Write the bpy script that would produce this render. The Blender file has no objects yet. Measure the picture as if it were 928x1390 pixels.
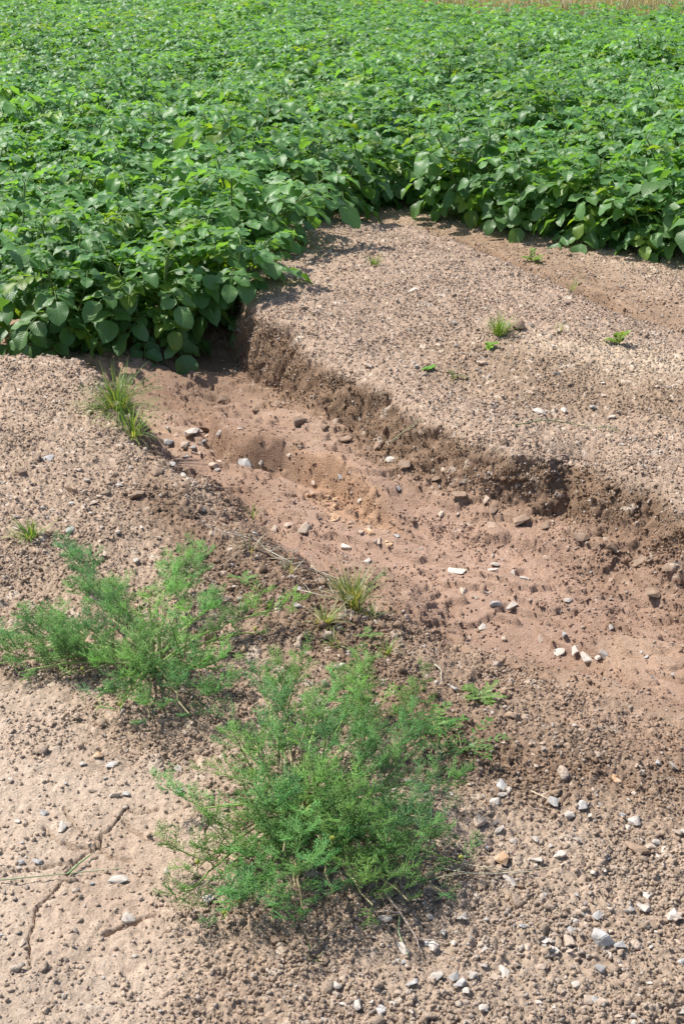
import bpy, bmesh, math, random
import numpy as np
from mathutils import Vector, Matrix, Euler

C = bpy.context.scene
col = C.collection
R = math.radians
random.seed(7)
rng = np.random.default_rng(7)

# ------------------------------------------------------------------ camera, light, exposure
H = 1.4; PITCH = R(22.6); F = 1933.0           # eye height, tilt below the horizon, focal length in photo pixels
cd = bpy.data.cameras.new('camera'); cam = bpy.data.objects.new('camera', cd); col.objects.link(cam)
cam.location = (0, 0, H); cam.rotation_euler = (R(90) - PITCH, 0, 0)
cd.sensor_fit = 'HORIZONTAL'; cd.sensor_width = 36; cd.lens = F / 928 * 36
cd.clip_start = .05; cd.clip_end = 6000
C.camera = cam

SUN_EL = R(57); LX, LY = .90, -.36             # the light travels to the right and a little towards the camera
w = bpy.data.worlds.new('World'); C.world = w; w.use_nodes = True
nt = w.node_tree; bg = nt.nodes['Background']
sky = nt.nodes.new('ShaderNodeTexSky'); sky.sky_type = 'NISHITA'; sky.sun_disc = False
sky.sun_elevation = SUN_EL; sky.sun_rotation = math.atan2(-LX, -LY)
sky.air_density = 1.0; sky.dust_density = 1.5
nt.links.new(sky.outputs[0], bg.inputs[0]); bg.inputs[1].default_value = .125
ld = bpy.data.lights.new('sun', 'SUN'); ld.energy = 4.9; ld.angle = R(.55); ld.color = (1, .955, .88)
sun = bpy.data.objects.new('sun', ld); col.objects.link(sun)
n_ = math.hypot(LX, LY)
sun.rotation_euler = Vector((LX / n_ * math.cos(SUN_EL), LY / n_ * math.cos(SUN_EL), -math.sin(SUN_EL))).to_track_quat('-Z', 'Y').to_euler()
vs = C.view_settings
C.display_settings.display_device = 'sRGB'
vs.view_transform = 'Standard'; vs.look = 'None'; vs.exposure = .52; vs.gamma = 1; vs.use_curve_mapping = False
C.cycles.max_bounces = 8; C.cycles.diffuse_bounces = 4; C.cycles.transmission_bounces = 4
C.cycles.caustics_reflective = False; C.cycles.caustics_refractive = False

# ------------------------------------------------------------------ helpers
def ray(px, py):
    a, b = px - 464.0, 695.0 - py
    cp, sp = math.cos(PITCH), math.sin(PITCH)
    return np.array([a, F * cp + b * sp, -F * sp + b * cp])

def U(px, py, z=0.0):
    """the point at height z seen at photo pixel (px, py)"""
    d = ray(px, py); t = (z - H) / d[2]
    return np.array([d[0] * t, d[1] * t])

def project(x, y, z):
    cp, sp = math.cos(PITCH), math.sin(PITCH)
    f = y * cp - (z - H) * sp; u = y * sp + (z - H) * cp
    return 464 + F * x / f, 695 - F * u / f, f

def tag(o, label=None, cat=None, group=None, kind=None):
    for k, v in (('label', label), ('category', cat), ('group', group), ('kind', kind)):
        if v: o[k] = v
    return o

def mesh_np(name, V, Fc, m=None, cols=None, uv=None, smooth=True):
    """V (n,3); Fc (k,3|4) or list of such arrays"""
    me = bpy.data.meshes.new(name)
    V = np.asarray(V, np.float32)
    if not isinstance(Fc, list): Fc = [Fc]
    Fc = [np.asarray(f, np.int32) for f in Fc if len(f)]
    me.vertices.add(len(V)); me.vertices.foreach_set('co', V.ravel())
    idx = np.concatenate([f.ravel() for f in Fc])
    tot = np.concatenate([np.full(len(f), f.shape[1], np.int32) for f in Fc])
    me.loops.add(len(idx)); me.loops.foreach_set('vertex_index', idx)
    me.polygons.add(len(tot))
    me.polygons.foreach_set('loop_start', np.concatenate([[0], np.cumsum(tot)[:-1]]).astype(np.int32))
    me.polygons.foreach_set('loop_total', tot)
    if smooth: me.polygons.foreach_set('use_smooth', np.ones(len(tot), bool))
    if cols is not None:
        for nm, c in cols.items():
            a = me.attributes.new(nm, 'FLOAT_COLOR', 'POINT')
            c = np.asarray(c, np.float32)
            if c.shape[1] == 3: c = np.hstack([c, np.ones((len(c), 1), np.float32)])
            a.data.foreach_set('color', c.ravel())
    if uv is not None:
        l = me.uv_layers.new(name='UVMap'); l.data.foreach_set('uv', np.asarray(uv, np.float32)[idx].ravel())
    me.update(calc_edges=True)
    if m: me.materials.append(m)
    return me

def link(name, me, parent=None, loc=None):
    o = bpy.data.objects.new(name, me); col.objects.link(o)
    if parent: o.parent = parent
    if loc is not None: o.location = loc
    return o

def hash2(ix, iy, s):
    h = (ix.astype(np.int64) * 374761393 + iy.astype(np.int64) * 668265263 + s * 974634777) & 0xffffffff
    h = ((h ^ (h >> 13)) * 1274126177) & 0xffffffff
    h = ((h ^ (h >> 16)) * 2246822519) & 0xffffffff
    return ((h ^ (h >> 15)) & 0xffffff).astype(np.float32) / np.float32(0xffffff)

def vnoise(x, y, s):
    ix = np.floor(x); iy = np.floor(y); fx = (x - ix).astype(np.float32); fy = (y - iy).astype(np.float32)
    ix = ix.astype(np.int64); iy = iy.astype(np.int64)
    fx = fx * fx * (3 - 2 * fx); fy = fy * fy * (3 - 2 * fy)
    a = hash2(ix, iy, s); b = hash2(ix + 1, iy, s); c = hash2(ix, iy + 1, s); d = hash2(ix + 1, iy + 1, s)
    return (a + (b - a) * fx) * (1 - fy) + (c + (d - c) * fx) * fy

def fbm(x, y, size, s, octv=4, gain=.5):
    """-1..1, base feature size in metres"""
    t = 0; a = 1; n = 0; k = 1 / size
    for i in range(octv):
        t = t + a * (vnoise(x * k + i * 7.3, y * k - i * 3.1, s + i) * 2 - 1); n += a; a *= gain; k *= 2.03
    return t / n

def grains(x, y, cell, s, prob=.8, rmin=.3, rmax=.7):
    """height of round crumbs lying in jittered cells, and an id per crumb"""
    gx = x / cell; gy = y / cell
    ix = np.floor(gx).astype(np.int64); iy = np.floor(gy).astype(np.int64)
    best = np.zeros(x.shape, np.float32); bid = np.zeros(x.shape, np.float32)
    for dx in (-1, 0, 1):
        for dy in (-1, 0, 1):
            cx = ix + dx; cy = iy + dy
            px = cx + hash2(cx, cy, s) ; py = cy + hash2(cx, cy, s + 11)
            q = hash2(cx, cy, s + 23)
            r = rmin + (rmax - rmin) * q * q
            st = .6 + .8 * hash2(cx, cy, s + 57)
            d2 = ((gx - px) * st) ** 2 + ((gy - py) / st) ** 2
            h = np.sqrt(np.maximum(r * r - d2, 0)) * (hash2(cx, cy, s + 31) < prob)
            k = h > best
            best = np.where(k, h, best); bid = np.where(k, hash2(cx, cy, s + 41), bid)
    return best * cell, bid

def sstep(a, b, x):
    t = np.clip((x - a) / (b - a), 0, 1); return t * t * (3 - 2 * t)

def sdist(P, x, y):
    """signed distance to an open polyline: positive on its left; and the position along it 0..1"""
    best = np.full(x.shape, 1e9); bp_ = np.zeros(x.shape); sg = np.ones(x.shape); tt = np.zeros(x.shape)
    n = len(P) - 1
    for i in range(n):
        ax, ay = P[i]; bx, by = P[i + 1]
        ex, ey = bx - ax, by - ay; L2 = ex * ex + ey * ey
        t = ((x - ax) * ex + (y - ay) * ey) / L2
        tc = np.clip(t, 0, 1)
        dx = x - ax - tc * ex; dy = y - ay - tc * ey; d = dx * dx + dy * dy
        cr = (ex * (y - ay) - ey * (x - ax)) / math.sqrt(L2)
        k = (d < best - 1e-9) | ((d < best + 1e-9) & (np.abs(cr) > bp_))
        best = np.where(k, d, best); sg = np.where(k, np.sign(cr), sg); bp_ = np.where(k, np.abs(cr), bp_)
        tt = np.where(k, (i + tc) / n, tt)
    return np.sqrt(best) * sg, tt

# ------------------------------------------------------------------ the lie of the land
ZP = .12
def line(pts, z): return [U(a, b, z) for a, b in pts]
# lip of the upper bank: from under the plants, round the head of the gully and away to the right (plateau on its left)
E1 = line([(300, 250), (322, 400), (352, 436), (398, 452), (425, 484), (470, 508), (520, 530), (552, 560), (600, 578), (650, 600),
           (700, 614), (745, 624), (778, 618), (808, 628), (840, 650), (880, 668), (928, 694), (1100, 760), (1500, 900)], ZP)
# lip of the lower bank (foreground on its right)
E2 = line([(-300, 440), (-60, 480), (60, 500), (122, 522), (160, 572), (200, 612), (232, 655), (285, 702), (345, 752), (430, 812),
           (505, 872), (590, 925), (700, 965), (820, 1005), (960, 1065), (1300, 1200)], .04)
# furrow at the back right, between the plateau and the plants
E3 = line([(300, 240), (400, 285), (480, 300), (560, 308), (620, 326), (700, 360), (800, 404), (928, 440), (1150, 490)], .15)
# a scoured ledge across the gully floor, and a second one under the bank
E4 = line([(288, 560), (298, 588), (322, 622), (385, 638), (440, 664), (500, 690), (560, 740)], -.08)
E5 = line([(560, 690), (640, 730), (700, 762), (790, 790), (860, 812), (930, 842), (1050, 890)], -.10)
E6 = line([(330, 700), (400, 735), (470, 760), (560, 800), (640, 850), (760, 890), (870, 930), (960, 985)], -.10)
CRACKS = [line(p, 0) for p in (
    [(172, 1108), (160, 1128), (141, 1148), (136, 1163), (118, 1172), (100, 1190), (84, 1215), (62, 1236), (48, 1250)],
    [(172, 1108), (186, 1118), (216, 1112)], [(60, 1142), (84, 1158), (104, 1166), (136, 1163), (152, 1178), (180, 1180)],
    [(100, 1186), (60, 1190), (20, 1196), (-20, 1194)],
    [(52, 1250), (40, 1290), (44, 1330)], [(136, 1163), (120, 1150), (96, 1128), (88, 1112)], [(168, 1128), (200, 1150), (240, 1160)],
    [(140, 1284), (168, 1272), (196, 1259), (214, 1256)], [(286, 1122), (282, 1138), (275, 1158)], [(262, 1236), (264, 1248), (246, 1266)])]

def floor_z(x, y):
    z = -.085 - .012 * (x) - .012 * (4 - y)
    z = z + .02 * fbm(x, y, .55, 3, 3) + .004 * fbm(x, y, .09, 9, 4, .6)
    z = z - .06 * np.exp(-((x + .28) / .32) ** 2 - ((y - 4.55) / .42) ** 2)
    uf = x * .76 - y * .65; vf = x * .65 + y * .76; qf = fbm(uf * .38, vf, .15, 43, 5, .6)     # thin layers washed out along the flow
    z = z + .016 * sstep(.0, .025, qf) + .014 * sstep(.2, .225, qf) + .015 * sstep(-.22, -.195, qf) + .010 * sstep(.38, .40, qf)
    d4, t4 = sdist(E4, x, y)                                  # lower on the camera side of the ledge
    z = z + .062 * sstep(0, .1, t4) * sstep(1, .8, t4) * sstep(-.025, .012, d4 + .03 * fbm(x, y, .13, 5, 3, .35)) * np.exp(-(np.maximum(d4, 0) / .35) ** 2)
    z = z - .042 * sstep(0, .1, t4) * sstep(1, .7, t4) * sstep(.05, .3, t4) * np.exp(-((d4 + .035 + .03 * fbm(x, y, .13, 5, 3, .35)) / .020) ** 2)
    d5, t5 = sdist(E5, x, y)
    z = z + .038 * sstep(0, .2, t5) * sstep(-.07, .03, d5 + .05 * fbm(x, y, .16, 15, 3, .4))
    d6, t6 = sdist(E6, x, y)
    z = z - .018 * np.exp(-((d6 + .02 * fbm(x, y, .2, 19, 2)) / .05) ** 2)
    return z

def masks(x, y):
    d1, t1 = sdist(E1, x, y); d2, t2 = sdist(E2, x, y); d3, _ = sdist(E3, x, y)
    d2 = -d2
    n1 = fbm(x, y, .16, 21, 4, .6); n2 = fbm(x, y, .2, 27, 4, .6)
    d1n = d1 + .035 * n1; d2n = d2 + .10 * n2
    return d1n, t1, d2n, t2, d3

def base(x, y, full=False):
    d1, t1, d2, t2, d3 = masks(x, y)
    far = sstep(8, 12, y)
    fl = floor_z(x, y)
    up = ZP + .02 * fbm(x, y, .9, 31, 3) + .03 * sstep(4.2, 5.6, y) + .02 * np.exp(-((d1 - .1) / .12) ** 2)
    d3n = d3 + .03 * fbm(x, y, .2, 33, 3); up = up + .035 * np.exp(-((d3 + .55) / .35) ** 2) - .21 * sstep(-.05, .07, d3n) + .10 * sstep(.26, .31, d3n + .04 * fbm(x, y, .3, 35, 2)) + .03 * sstep(.3, .6, d3)   # d3 > 0 beyond the furrow
    wf = .065 + .02 * sstep(.62, .8, t1)
    k1 = sstep(-wf, .012, d1)
    k1 = k1 * .90 + .10 * sstep(-.20, 0, d1)
    fg = .015 + .06 * sstep(2.4, 3.9, y) * sstep(.4, -.9, x) + .02 * fbm(x, y, .5, 37, 3) - .03 * sstep(-.1, 1.0, x)
    wl = .17 + .20 * sstep(.35, .75, t2)
    k2 = sstep(-wl, .04, d2)
    z = fl + (fg - fl) * k2
    z = np.where(k1 > 0, z + (up - z) * k1, z)
    z = z * (1 - far) + (.0 + .04 * np.sin(x * 2 * math.pi / .72)) * far * sstep(60, 25, y) - 0 * z
    if not full: return z
    return z, d1, t1, d2, t2, d3, k1, k2

# columns fan out from the camera; in each one the rows are spaced by length along the ground, so steep faces get their own rows
NC, NR = 1180, 1560
s = np.linspace(-1, 1, NC); s = np.where(abs(s) < .96, s / .96, np.sign(s) * (1 + ((abs(s) - .96) / .04) ** 2 * 24))
prof = np.concatenate([np.linspace(-1.2, 1.35, 20)[:-1], np.exp(np.linspace(np.log(1.35), np.log(8.5), 2600)), np.exp(np.linspace(np.log(8.6), np.log(2500), 160))])
SX, PY = np.meshgrid(s, prof)
def fanx(sx, y): return sx * (.80 + .30 * np.minimum(y, 1e9))
XX = fanx(SX, PY)
ZB = base(XX, PY)
dY = np.diff(PY, axis=0); dZ = np.diff(ZB, axis=0)
wgt = np.sqrt(dY ** 2 + (1.15 * dZ) ** 2) / np.maximum(PY[1:], 1.2) ** .9
wgt[PY[1:] > 8.5] *= .12; wgt[PY[1:] < 1.35] *= .1
cw = np.vstack([np.zeros((1, NC)), np.cumsum(wgt, 0)])
# neighbouring columns share a smoothed row layout
ker = np.ones(5) / 5
frac = cw / cw[-1]
GY = np.empty((NR, NC))
tgt = np.linspace(0, 1, NR)
W9 = 31; pad = np.pad(frac, ((0, 0), (W9 // 2, W9 // 2)), mode='edge'); cs = np.cumsum(np.pad(pad, ((0, 0), (1, 0))), 1)
frac = (cs[:, W9:] - cs[:, :-W9]) / W9
for j in range(NC): GY[:, j] = np.interp(tgt, frac[:, j], prof)
GX = fanx(np.tile(s, (NR, 1)), GY)
GZ, D1, T1, D2, T2, D3, K1, K2 = base(GX, GY, True)

def inpoly(poly, px, py):
    c = np.zeros(px.shape, bool); n = len(poly)
    for i in range(n):
        x1, y1 = poly[i]; x2, y2 = poly[(i + 1) % n]
        if y1 == y2: continue
        k = ((y1 > py) != (y2 > py)) & (px < (x2 - x1) * (py - y1) / (y2 - y1) + x1)
        c ^= k
    return c

def soft(poly_px, z, soften=.06, x=None, y=None):
    """1 inside an outline given on the ground, fading over soften metres"""
    P = [tuple(U(a, b, z)) for a, b in poly_px]
    x = GX if x is None else x; y = GY if y is None else y
    wx = x + .05 * fbm(x, y, .15, 61, 3); wy = y + .05 * fbm(x, y, .15, 67, 3)
    ins = inpoly(P, wx, wy)
    d = np.abs(sdist(P + [P[0]], wx, wy)[0])
    return np.where(ins, .5 + .5 * np.clip(d / soften, 0, 1), .5 - .5 * np.clip(d / soften, 0, 1))

# zone masks
plateau = sstep(.3, .9, K1)
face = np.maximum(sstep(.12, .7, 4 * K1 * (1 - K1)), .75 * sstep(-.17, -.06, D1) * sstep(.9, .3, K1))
slope2 = sstep(.05, .4, K2) * sstep(1, .6, K2) * (1 - plateau)
fore = sstep(.3, .9, K2) * (1 - plateau)
gully = (1 - plateau) * (1 - fore) * (1 - face)
silt = np.maximum(soft([(-80, 1030), (90, 1040), (170, 1050), (280, 1085), (290, 1150), (262, 1230), (262, 1290), (230, 1400), (120, 1480), (-80, 1480)], 0),
                  .75 * soft([(-100, 960), (90, 935), (150, 980), (150, 1060), (-100, 1080)], 0)) * fore
silt2 = soft([(545, 880), (640, 850), (780, 900), (940, 960), (960, 1040), (800, 1000), (660, 960)], -.05) * (1 - plateau)
pale = soft([(720, 470), (860, 480), (980, 500), (980, 540), (800, 530), (700, 500)], ZP, .1) * plateau
ledge = soft([(560, 690), (700, 745), (800, 760), (1000, 790), (1000, 900), (860, 830), (760, 800), (640, 750)], -.08, .06) * (1 - plateau)
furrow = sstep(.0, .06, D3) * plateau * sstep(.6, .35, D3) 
brownp = soft([(560, 470), (700, 480), (860, 530), (980, 540), (980, 590), (760, 565), (640, 545), (580, 510)], ZP, .08) * plateau
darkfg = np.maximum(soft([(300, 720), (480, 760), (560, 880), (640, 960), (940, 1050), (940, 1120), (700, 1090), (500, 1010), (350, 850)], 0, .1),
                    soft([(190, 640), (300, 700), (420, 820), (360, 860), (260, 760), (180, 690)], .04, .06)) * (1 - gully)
rub = soft([(480, 1000), (640, 1040), (940, 1120), (940, 1480), (380, 1480), (480, 1200)], 0, .15)
orange = soft([(395, 650), (500, 690), (560, 760), (520, 750), (460, 725), (410, 690)], -.1, .03) * (1 - plateau)
redfl = soft([(480, 720), (600, 700), (760, 770), (960, 850), (960, 950), (780, 880), (600, 800)], -.1, .12) * (1 - plateau)

rough = np.clip(plateau * 1.0 + fore * (1 - .60 * silt) + face * .95 + gully * .10, 0, 1)
rough = rough * (1 - .8 * silt2)
rough = np.maximum(rough, ledge * .6)
rough = np.maximum(rough, slope2 * .8)
rough = rough * (1 - .6 * furrow)
rough = np.maximum(rough, gully * .18 * sstep(.1, .5, fbm(GX, GY, .18, 71, 3)))
near = sstep(9, 7.5, GY)
rough *= near
VV = GY + 1.25 * GZ                                    # unrolls the steep faces
clump = sstep(-.15, .45, fbm(GX, VV, .11, 77, 3))
ga, ia = grains(GX, VV, .0155, 101, .75, .25, .70)
gb, ib = grains(GX + .003, VV, .0085, 131, .85, .3, .75)
gc, ic = grains(GX, VV, .032, 151, .14 + 0 * GX, .25, .62)
gd, idd = grains(GX, VV, .075, 171, .10 + 0 * GX, .2, .5)
fine = 1 + .5 * fbm(GX, VV, .009, 401, 2)
disp = rough * fine * (.75 * ga + .75 * gb * (ga < .002) + .25 * gb) + rough * (.6 * gc * (clump) + .3 * gd * np.clip(fore + face, 0, 1))
disp += near * rough * .0022 * fbm(GX, VV, .012, 403, 3, .7)
disp += near * rough * (.008 * fbm(GX, VV, .06, 81, 4, .6))
disp += near * face * (.022 * fbm(GX, VV, .10, 83, 4, .6))
hx, hy = U(792, 650, .05); disp -= .05 * np.exp(-((GX - hx) / .10) ** 2 - ((GY - hy) / .07) ** 2)
disp += near * (1 - rough) * (.0022 * fbm(GX, VV, .035, 91, 5, .72) + .004 * fbm(GX, VV, .14, 93, 3))
dots, _ = grains(GX, VV, .012, 191, .12, .15, .32)
pits, _ = grains(GX, VV, .0075, 221, .5, .2, .5)
disp += near * (1 - rough) * dots * .6 - near * silt * .35 * pits + near * silt * .003 * fbm(GX, VV, .02, 229, 3, .7)
for Cx in CRACKS:
    d, _ = sdist(Cx, GX + .004 * fbm(GX, GY, .02, 5, 2), GY + .004 * fbm(GX, GY, .02, 6, 2))
    hz_ = abs(Cx[-1][0] - Cx[0][0]) > abs(Cx[-1][1] - Cx[0][1]); disp -= (.026 if hz_ else .020) * np.exp(-(d / (.0023 if hz_ else .0013)) ** 2) * (GY < 2.6)

dZr = np.gradient(GZ, axis=0); dYr = np.gradient(GY, axis=0)
P = np.stack([GX, GY, GZ], -1)
Tr = np.gradient(P, axis=0); Tc = np.gradient(P, axis=1)
Nn = np.cross(Tc, Tr); Nn /= np.linalg.norm(Nn, axis=-1, keepdims=True) + 1e-12
P = P + Nn * disp[..., None]

# base colour of the soil, zone by zone
def mixc(c, k, c2): return c * (1 - k[..., None]) + np.array(c2) * k[..., None]
cc = np.tile(np.array([.30, .20, .135]), GX.shape + (1,))
cc = mixc(cc, plateau, (.375, .278, .212))
cc = mixc(cc, fore * .8, (.42, .32, .245))
cc = mixc(cc, gully * .88, (.335, .225, .172))
cc = mixc(cc, slope2 * .5, (.26, .18, .13))
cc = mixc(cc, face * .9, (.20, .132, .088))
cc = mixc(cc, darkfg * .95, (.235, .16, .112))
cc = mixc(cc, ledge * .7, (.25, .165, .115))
cc = mixc(cc, furrow * .8, (.26, .175, .12))  # darker furrow dirt, with the furrow's shade put into its colour
cc = mixc(cc, silt * .8, (.46, .365, .29))
damp = soft([(120, 1120), (200, 1100), (280, 1100), (270, 1230), (260, 1300), (100, 1300), (60, 1220)], 0, .08)
cc = mixc(cc, damp * silt * .55, (.36, .26, .195))
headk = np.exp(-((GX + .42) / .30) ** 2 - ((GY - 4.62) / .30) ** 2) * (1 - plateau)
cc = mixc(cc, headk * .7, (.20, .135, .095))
cc = mixc(cc, silt2 * .7, (.36, .26, .19))
cc = mixc(cc, pale * .8, (.52, .41, .31))
cc = mixc(cc, brownp * .7, (.30, .215, .15))
cc = mixc(cc, redfl * .6, (.36, .24, .182))
d4c, t4c = sdist(E4, GX, GY); cc = mixc(cc, gully * sstep(.05, .2, t4c) * np.exp(-((d4c + .015 + .03 * fbm(GX, GY, .13, 5, 3, .35)) / .028) ** 2) * .7, (.22, .14, .095))  # brown soil exposed at the ledge, undercut shade put into its colour too
cc = mixc(cc, orange * .55, (.42, .26, .16))
cc *= (1 + .16 * fbm(GX, VV, .25, 201, 4, .6))[..., None]
cc *= (1 + .22 * rough * (np.where(ga > .001, ia, ib) - .5) * 2 * .8)[..., None]
lightg = (np.where(ga > .003, ia, 0) > .93) | (np.where(gc > .004, ic, 0) > .86)
cc = mixc(cc, lightg * rough * .7, (.56, .47, .39))
gm = gully * sstep(-.1, .5, fbm(GX, GY, .22, 501, 5, .65))
cc = mixc(cc, gm * .6, (.25, .16, .11))
gl = gully * sstep(.15, .5, fbm(GX, GY, .3, 507, 4, .6))
cc = mixc(cc, gl * .5, (.42, .30, .22))
cc = mixc(cc, rub * .5 * (1 - darkfg), (.43, .34, .27))
cc *= np.array([1.13, 1.12, 1.08])
cc = np.clip(cc, .02, .8)

ii = np.arange(NR * NC).reshape(NR, NC)
quads = np.stack([ii[:-1, :-1], ii[:-1, 1:], ii[1:, 1:], ii[1:, :-1]], -1).reshape(-1, 4)

# ------------------------------------------------------------------ materials
def new_mat(name):
    m = bpy.data.materials.new(name); m.use_nodes = True
    nt = m.node_tree; return m, nt, nt.nodes['Principled BSDF'], nt.nodes['Material Output']
def N(nt, t, **k):
    n = nt.nodes.new(t)
    for a, b in k.items(): setattr(n, a, b)
    return n
def mathn(nt, op, a, b=None):
    n = N(nt, 'ShaderNodeMath', operation=op)
    for i, v in enumerate((a, b)):
        if v is None: continue
        if isinstance(v, (int, float)): n.inputs[i].default_value = v
        else: nt.links.new(v, n.inputs[i])
    return n.outputs[0]
def mul_col(nt, colr, fac):
    n = N(nt, 'ShaderNodeVectorMath', operation='SCALE'); nt.links.new(colr, n.inputs[0]); nt.links.new(fac, n.inputs[3]); return n.outputs[0]
def mapr(nt, v, a, b, c, d):
    n = N(nt, 'ShaderNodeMapRange'); nt.links.new(v, n.inputs[0])
    for i, q in zip((1, 2, 3, 4), (a, b, c, d)): n.inputs[i].default_value = q
    return n.outputs[0]
def noise(nt, scale, vec=None, detail=4, rough=.6):
    n = N(nt, 'ShaderNodeTexNoise'); n.inputs['Scale'].default_value = scale; n.inputs['Detail'].default_value = detail; n.inputs['Roughness'].default_value = rough
    if vec: nt.links.new(vec, n.inputs['Vector'])
    return n.outputs[0]

def soil_mat(name, attr='tint', b=.8, gen='Object'):
    m, nt, p, out = new_mat(name)
    tc = N(nt, 'ShaderNodeTexCoord'); v = tc.outputs[gen]
    a = N(nt, 'ShaderNodeAttribute', attribute_name=attr)
    n1 = noise(nt, 330, v, 6, .75); n2 = noise(nt, 38, v, 5, .65)
    k = mathn(nt, 'MULTIPLY', mapr(nt, n1, .3, .7, .66, 1.34), mapr(nt, n2, .3, .7, .88, 1.12))
    nt.links.new(mul_col(nt, a.outputs['Color'], k), p.inputs['Base Color'])
    p.inputs['Roughness'].default_value = .95; p.inputs['Specular IOR Level'].default_value = .15
    bp = N(nt, 'ShaderNodeBump'); bp.inputs['Strength'].default_value = b; bp.inputs['Distance'].default_value = .007
    vo = N(nt, 'ShaderNodeTexVoronoi'); vo.inputs['Scale'].default_value = 190; nt.links.new(v, vo.inputs['Vector'])
    nt.links.new(mathn(nt, 'SUBTRACT', n1, mathn(nt, 'MULTIPLY', vo.outputs['Distance'], .35)), bp.inputs['Height']); nt.links.new(bp.outputs[0], p.inputs['Normal'])
    return m
M_soil = soil_mat('soil')

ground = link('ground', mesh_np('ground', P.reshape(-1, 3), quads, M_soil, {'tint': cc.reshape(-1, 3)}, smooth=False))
tag(ground, kind='structure')

VX, VYp, VD = project(P[..., 0], P[..., 1], P[..., 2])
VX = np.where(VD > .2, VX, -1e6)
flatP = P.reshape(-1, 3); flatN = Nn.reshape(-1, 3)
def hit(px, py, r=3.0):
    """the ground seen at a photo pixel"""
    d2 = (VX - px) ** 2 + (VYp - py) ** 2
    c = np.flatnonzero(d2.ravel() < r * r)
    if not len(c): c = np.array([d2.argmin()])
    i = c[VD.ravel()[c].argmin()]
    return Vector(flatP[i].tolist()), Vector(flatN[i].tolist()), i
def gz(x, y): return float(base(np.array([x], float), np.array([y], float))[0])

# ------------------------------------------------------------------ crumbs and gravel (nobody could count them)
def ico(sub):
    bm = bmesh.new(); bmesh.ops.create_icosphere(bm, subdivisions=sub, radius=1)
    V = np.array([v.co[:] for v in bm.verts]); Fc = np.array([[v.index for v in f.verts] for f in bm.faces]); bm.free(); return V, Fc
I1, I2 = ico(1), ico(2)
def chunk(nv=13, seed=0, flat=.55, bevel=.06):
    r = random.Random(seed); bm = bmesh.new()
    for i in range(nv):
        v = Vector((r.gauss(0, 1), r.gauss(0, 1), r.gauss(0, 1))).normalized() * r.uniform(.8, 1.05)
        bm.verts.new((v.x, v.y * r.uniform(.6, .9), v.z * flat))
    g = bmesh.ops.convex_hull(bm, input=bm.verts)
    bmesh.ops.delete(bm, geom=[e for e in g['geom_interior'] if isinstance(e, bmesh.types.BMVert)], context='VERTS')
    bmesh.ops.bevel(bm, geom=list(bm.edges), offset=bevel, segments=1, affect='EDGES', clamp_overlap=True)
    bmesh.ops.triangulate(bm, faces=bm.faces)
    V = np.array([v.co[:] for v in bm.verts]); bm.verts.index_update()
    Fc = np.array([[v.index for v in f.verts] for f in bm.faces]); bm.free(); return V, Fc
CH = [chunk(10, 40 + i, .6, 0.0) for i in range(10)]

def rotmats(n):
    q = rng.normal(size=(n, 4)); q /= np.linalg.norm(q, axis=1, keepdims=True)
    w_, x, y, z = q.T
    return np.stack([1 - 2 * (y * y + z * z), 2 * (x * y - z * w_), 2 * (x * z + y * w_), 2 * (x * y + z * w_), 1 - 2 * (x * x + z * z), 2 * (y * z - x * w_),
                     2 * (x * z - y * w_), 2 * (y * z + x * w_), 1 - 2 * (x * x + y * y)], -1).reshape(n, 3, 3)

area = np.linalg.norm(np.cross(Tr, Tc), axis=-1) * np.where((VX > -60) & (VX < 990), 1, .4)
inview = (VX > -420) & (VX < 1350) & (VYp > 200) & (VYp < 1480) & (VD > .3) & (GY < 8.2)
def scatter(name, n, dens, smin, smax, power, tmpls, colf, lift, mat_):
    p = (area * dens * inview).ravel(); p = p / p.sum()
    idx = rng.choice(len(p), n, p=p)
    base_p = flatP[idx] + rng.uniform(-.002, .002, (n, 3)) * [1, 1, 0]
    sz = smin + (smax - smin) * rng.random(n) ** power
    Rm = rotmats(n); asp = rng.uniform(.65, 1.2, (n, 3))
    which = rng.integers(0, len(tmpls), n)
    Vs, Fs, Cs, off = [], [], [], 0
    base_p = base_p + flatN[idx] * (sz * lift)[:, None]
    cl = colf(idx, n)
    for k, (V, Fc) in enumerate(tmpls):
        g = np.flatnonzero(which == k)
        if not len(g): continue
        loc = V[None] * (1 + .0 * 0) * asp[g][:, None, :]
        loc = np.einsum('nij,nvj->nvi', Rm[g], loc) * sz[g][:, None, None] + base_p[g][:, None, :]
        Vs.append(loc.reshape(-1, 3)); Fs.append((Fc[None] + (np.arange(len(g)) * len(V))[:, None, None] + off).reshape(-1, 3))
        Cs.append(np.repeat(cl[g], len(V), 0)); off += len(g) * len(V)
    return link(name, mesh_np(name, np.concatenate(Vs), np.concatenate(Fs), mat_, {'tint': np.concatenate(Cs)}, smooth=False))

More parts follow.
